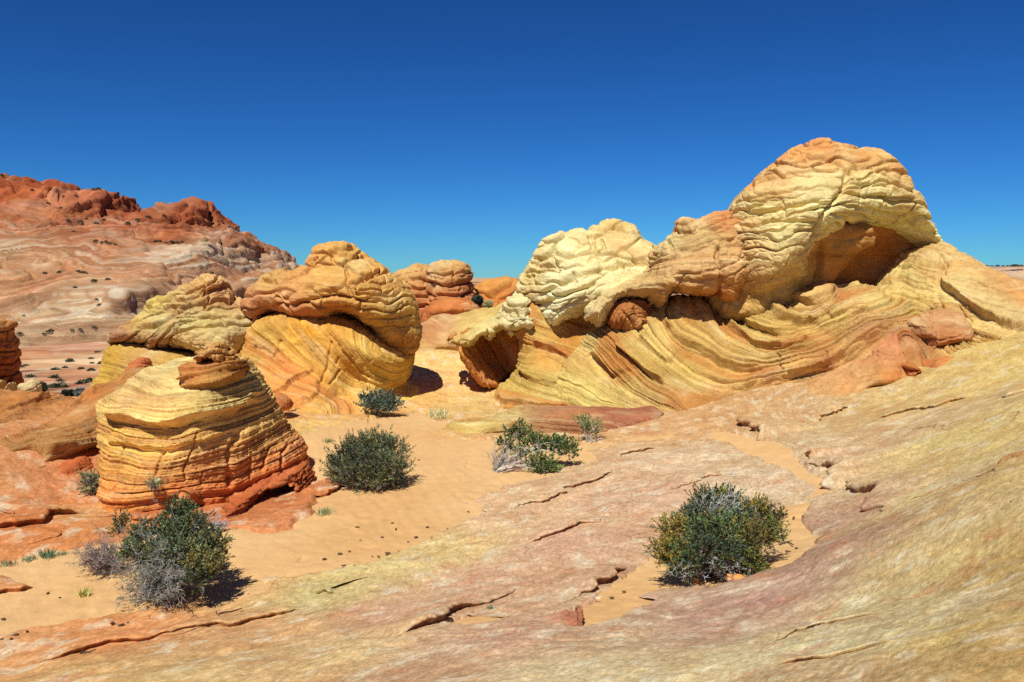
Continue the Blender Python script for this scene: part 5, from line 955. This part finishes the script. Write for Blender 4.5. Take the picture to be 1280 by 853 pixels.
shrub('juniper', 'sprawling juniper with bare white limbs and green end, middle of the sand', 618, 588, [(645,540,12,.8,.2),(660,548,12,.8,.2),(672,553,12,.8,.1),(688,556,12,.8,.1),(700,558,13,.9,0),(712,562,11,.9,0),(672,580,12,.9,-.2),(686,584,12,.9,-.25),(680,592,10,.8,-.3),(692,590,8,.8,-.2),(652,566,10,.8,0),(632,556,9,.8,.1)], 906,
  leaf=((78,92,46),(64,80,42),(92,96,54)), n_leaf=9000, leaf_l=.04, leaf_w=.011, twig=(178,170,156), n_twig=900, trunk=(186,176,160), bare=[(630,560,16,.9,0),(645,556,16,.9,.1),(622,576,12,.8,-.1),(652,572,14,.8,-.1),(668,566,12,.8,0)], fill=.3)
shrub('juniper', 'tiny leaning juniper with a forked white trunk by the purple ledge', 740, 552, [(728,527,8,.9,0),(736,530,9,.9,.1),(742,535,9,.9,0),(733,539,8,.9,0),(745,542,6,.8,0)], 907, leaf=((104,108,66),(90,96,56)), n_leaf=1500, leaf_l=.045, leaf_w=.009, trunk=(214,206,192), twig=(200,190,176), n_twig=120, bare=[(735,545,8,.8,0)], fill=.2)
shrub('shrub', 'little green sprig against the left foot of the layered butte', 116, 616, [(112,602,7,.9,0),(119,605,7,.9,0),(115,611,6,.8,0)], 908, leaf=((96,104,72),(120,116,92)), n_leaf=1400, leaf_l=.05, leaf_w=.007, n_twig=150, bare=[(122,602,8,.9,0)], fill=.2)
sp_ = shrub('shrub', 'tiny grey green sprig growing on the red foot of the layered butte', 192, 611, [(190,606,5,.8,0),(196,607,4,.8,0)], 909, leaf=((120,122,96),(104,110,84)), n_leaf=400, leaf_l=.04, leaf_w=.006, n_twig=60, bare=[(193,606,5,.8,0)], fill=.2, base=10.62)
# behind the saddle
for i, (x, y, r, lab, cols) in enumerate([(52,486,10,'dark green bush behind the orange saddle beside the cream boulder', ((62,84,66),(52,72,58))), (84,492,6,'smaller dark bush right of the cream boulder behind the saddle', ((64,86,68),(56,76,60))), (100,493,8,'blue grey brush low behind the right dip of the saddle', ((116,122,124),(98,106,110)))]):
    rng = np.random.default_rng(920 + i); P = at(x, y + 8, 17.6)
    root = thing('shrub', lab, 'shrub', tuple(P)); fol = Bits(); tw_ = Bits(); k = 17.6 / FPX
    for q in range(5):
        c = at(x + rng.uniform(-1, 1) * r * .9, y + rng.uniform(-.3, .5) * r, 17.6 + rng.uniform(-.1, .1)); n = 500
        u = rng.normal(size=(n, 3)); u /= np.linalg.norm(u, axis=1, keepdims=True); S = c + u * r * k * .6 * rng.uniform(.4, 1, (n, 1))
        D = u + np.array([0, 0, .8]) + .5 * rng.normal(size=(n, 3)); D /= np.linalg.norm(D, axis=1, keepdims=True)
        fol.blades(S, D, .05, .012, np.concatenate([cvar(cols[j % 2], n // 2, rng, .2) for j in range(2)]), rng)
        tw_.sticks(np.repeat(P[None], 4, 0), c + rng.normal(size=(4, 3)) * .05, .01, .004, cvar((130,120,108), 4, rng))
    fol.build('foliage', M_LEAF, root); tw_.build('branches', M_WOOD, root)
for i, (x, y, r, Yd, lab, cols) in enumerate([(600,374,7,34.6,'dark bush growing on the red ledge by the bright orange boulder', ((70,84,66),(84,92,72))), (611,380,5,34.2,'pale dry grass clump below the bush on the red ledge', ((196,190,140),(176,170,122)))]):
    rng = np.random.default_rng(940 + i); P = at(x, y + 8, Yd)
    root = thing('shrub', lab, 'shrub', tuple(P)); fol = Bits(); tw_ = Bits(); k = Yd / FPX
    for q in range(6):
        c = at(x + rng.uniform(-1, 1) * r * 1.2, y + rng.uniform(-.3, .6) * r, Yd + rng.uniform(-.2, .2)); n = 240
        u = rng.normal(size=(n, 3)); u /= np.linalg.norm(u, axis=1, keepdims=True); S = c + u * r * k * .6 * rng.uniform(.4, 1, (n, 1))
        D = u + np.array([0, 0, .8]); D /= np.linalg.norm(D, axis=1, keepdims=True)
        fol.blades(S, D, .09, .02, np.concatenate([cvar(cols[j % 2], n // 2, rng, .2) for j in range(2)]), rng)
        tw_.sticks(np.repeat(P[None], 3, 0), c + rng.normal(size=(3, 3)) * .05, .02, .008, cvar((130,120,108), 3, rng))
    fol.build('foliage', M_LEAF, root); tw_.build('branches', M_WOOD, root)
tuft('pale dry grass tuft at the back edge of the sand by the yellow ledge', 548, 523, 26, 16, (206,200,150), 951, 260)
tuft('small green grey tuft on the sand near the lone round bush', 405, 643, 20, 12, (150,158,110), 952, 130)
tuft('short blue green tuft on the sand above the left shore', 60, 697, 18, 14, (104,128,96), 953, 150)
tuft('sparse grey green tuft between two others at the left shore of the sand', 36, 700, 16, 9, (140,150,112), 954, 90)
tuft('thin low tuft nearest the left picture edge', 10, 706, 18, 9, (128,138,104), 955, 90)
tuft('small yellow green tuft under the leafless shrub', 105, 746, 12, 14, (180,176,96), 956, 110)
tuft('tiny green tuft right of the layered butte on the sand edge', 410, 553, 12, 7, (120,132,80), 957, 60)
tuft('minute grey tuft in the narrow sand strip between slab ledges', 613, 760, 10, 6, (130,130,104), 958, 60)
tuft('small dry tuft in the grass behind the leafless shrub', 78, 694, 12, 7, (150,152,116), 959, 60)

# a grey shrub and log end beside the big half dead bush
shrub('dead_shrub', 'small lilac grey leafless shrub below the red slab of the butte', 270, 664, [], 961, twig=(168,162,164), n_twig=700, bare=[(272,652,12,.8,0),(282,656,9,.8,0),(262,654,8,.8,0)])
def stick(label, pts, rad, col, lift=.012, name='stick', branches=()):
    B_ = Bits(); rng = np.random.default_rng(int(pts[0][0]))
    for line, r0 in [(pts, rad)] + [(b, rad * .6) for b in branches]:
        P = np.array([ground_at(*p) for p in line]) + np.array([0, 0, lift]); P = spline(P, 4, False); n = len(P) - 1
        r_t = r0 * np.linspace(1, .5, n + 1); B_.sticks(P[:-1], P[1:], r_t[:-1], r_t[1:], cvar(col, n, rng, .1))
    return tag(B_.build(name, M_WOOD, None), label, 'stick')
stick('dark forked stick lying on the pale rock by the left foreground', [(274,769),(282,767),(290,766),(302,762)], .012, (92,66,48), branches=[[(271,769),(270,765)]])
stick('dark crooked stick lying on slickrock near the bottom left', [(101,819),(106,817),(112,817),(120,814)], .010, (84,62,48), branches=[[(102,818),(103,814)]])
stick('short pale weathered stick on the sand pocket', [(739,744),(742,747),(745,749),(750,750)], .008, (226,214,196), branches=[[(745,749),(752,748)]])
stick('grey driftwood piece between the red slab and the half dead bush', [(254,652),(258,648),(263,645),(268,640)], .018, (146,144,150), name='driftwood', lift=.03)
stick('dark twig on the orange rock left of the butte foot', [(63,652),(66,648),(70,646)], .012, (84,64,60))
stick('thin dark twig on the sand between bush and slab', [(497,690),(503,691),(508,690)], .006, (96,72,48))
stick('dark stick on the sand right of the largest bush', [(974,682),(984,679),(992,683)], .010, (70,60,44), branches=[[(984,679),(990,677)]])
# crumbs of bark and stones lying on the sand: each its own small object
rng_c = np.random.default_rng(77)
def crumb(px, py, s, col, label, group):
    P = ground_at(px, py); bm_v = rng_c.normal(size=(10, 3)); bm_v /= np.linalg.norm(bm_v, axis=1, keepdims=True)
    import bmesh
    bm = bmesh.new(); bmesh.ops.create_icosphere(bm, subdivisions=1, radius=1)
    ax = rng_c.uniform(.6, 1.5, 3) * s * np.array([1.3, 1, .6])
    for v in bm.verts:
        f = 1 + .25 * rng_c.normal(); v.co = (v.co.x * ax[0] * f, v.co.y * ax[1] * f, v.co.z * ax[2] * f)
    me = bpy.data.meshes.new('pebble'); bm.to_mesh(me); bm.free()
    put_col(me, np.repeat(lin(col)[None], len(me.vertices), 0)); shade(me, False)
    o = link('pebble', me, M_WOOD); o.location = P + np.array([0, 0, s * .3]); o.rotation_euler = (0, 0, rng_c.uniform(0, 6))
    return tag(o, label, 'pebble', group)
for x, y in [(447,660),(473,696),(482,700),(485,693),(425,693),(437,690),(510,678),(540,672),(430,708),(495,662),(560,662),(585,640),(520,672),(443,708),(465,696),(405,700),(478,672)]:
    crumb(x, y, rng_c.uniform(.013, .024), (96,74,52) if rng_c.random() > .3 else (168,128,84), 'dark crumb of bark scattered on the open sand', 'crumbs scattered on the open sand')
for x, y in [(3,800),(14,799),(20,795),(34,790),(140,780),(152,782),(160,779),(60,742),(75,748),(5,775)]:
    crumb(x, y, rng_c.uniform(.010, .020), (88,64,46), 'small dark pebble along the sand edge at lower left', 'pebbles along the lower left sand edge')
for x, y in [(992,648),(1003,646),(985,690),(995,686),(972,698),(765,748),(780,740)]:
    crumb(x, y, rng_c.uniform(.011, .018), (104,80,50), 'small dark crumb on the sand pocket by the largest bush', 'crumbs on the sand pocket')
for k in range(5):
    x, y = rng_c.uniform(300, 640), rng_c.uniform(560, 700)
    if float(sand_sd(ground_at(x, y)[None, :2])[0]) > .15: crumb(x, y, rng_c.uniform(.011, .018), [(110,84,58),(150,112,74),(90,70,52)][k % 3], 'dark crumb of bark scattered on the open sand', 'crumbs scattered on the open sand')
crumb(922, 725, .06, (206,140,80), 'orange stone on the sand below the right side of the largest bush', None)
crumb(868, 727, .055, (212,146,84), 'orange stone on the sand below the left side of the largest bush', None)

# far scrub: one blob of twigs and leaves copied over the valley floor and the mesa
rng_f = np.random.default_rng(5)
def scrub_mesh(seed, col):
    rng = np.random.default_rng(seed); o = Bits(); n = 260
    u = rng.normal(size=(n, 3)); u[:, 2] = np.abs(u[:, 2]); u /= np.linalg.norm(u, axis=1, keepdims=True)
    o.blades(u * rng.uniform(.3, .8, (n, 1)) * np.array([1, 1, .8]), u + rng.normal(size=(n, 3)) * .4, .3, .09, 1.5 * cvar(col, n, rng, .25), rng)
    ob = o.build('scrub', M_LEAF, None); return ob
protos = [scrub_mesh(1, (74,76,54)), scrub_mesh(2, (92,88,66)), scrub_mesh(3, (62,70,54))]
used = [0, 0, 0]
def put_scrub(P, s, label, group, i):
    p = protos[i]
    o = p if not used[i] else p.copy()
    if used[i]: COL.objects.link(o)
    used[i] = 1; o.location = P; o.scale = (s, s, s * .8); o.rotation_euler = (0, 0, rng_f.uniform(0, 6)); tag(o, label, 'scrub', group)
for k in range(24):
    x, y = rng_f.uniform(26, 136), rng_f.uniform(440, 486)
    put_scrub(ground_at(x, y) - np.array([0, 0, .1]), rng_f.uniform(.6, 1.15), 'low dark scrub dot on the striped valley floor beyond the saddle', 'scrub on the valley floor', k % 3)
bpy.context.view_layer.update()
dgm = bpy.context.evaluated_depsgraph_get(); mev = mesa.evaluated_get(dgm)
def on_mesa(px, py):
    d = rays(np.array([px], float), np.array([py], float))[0]
    hit, loc, nor, fi = mev.ray_cast((0, 0, EYE), mathutils.Vector(d).normalized())
    return np.array(loc) if hit else None
MS = [(25,418),(55,418),(64,414),(90,413),(100,412),(118,410),(12,412),(60,415),(30,395),(120,375),(125,382),(98,340),(105,342),(120,302),(128,304),(133,303),(138,305),(144,306),(200,302),(208,304),(215,303),(222,304),(228,303),(195,303),(262,308),(258,315),(60,255),(77,261),(56,342),(74,341),(92,290),(100,277),(108,274),(85,276),(120,280),(130,276),(185,272),(172,275),(205,270),(160,280),(80,246),(40,238),(95,245),(118,238),(123,237),(150,258),(0,216),(4,217),(2,220),(265,342),(94,360),(118,352),(135,350)]
for k, (x, y) in enumerate(MS):
    q = on_mesa(x, y)
    if q is not None: put_scrub(q, rng_f.uniform(.75, 1.4) * q[1] / 330, 'small dark bush speckled over the striped mesa slope', 'bushes on the mesa', k % 3)
bpy.context.view_layer.update()
pev = plat.evaluated_get(bpy.context.evaluated_depsgraph_get())
for k, x in enumerate([1234,1240,1247,1254,1260,1266,1270,1276]):
    P = at(x, 333.2, 1440); put_scrub(P, rng_f.uniform(3, 6), 'bush on the skyline of the distant plateau', 'bushes on the plateau skyline', k % 3)
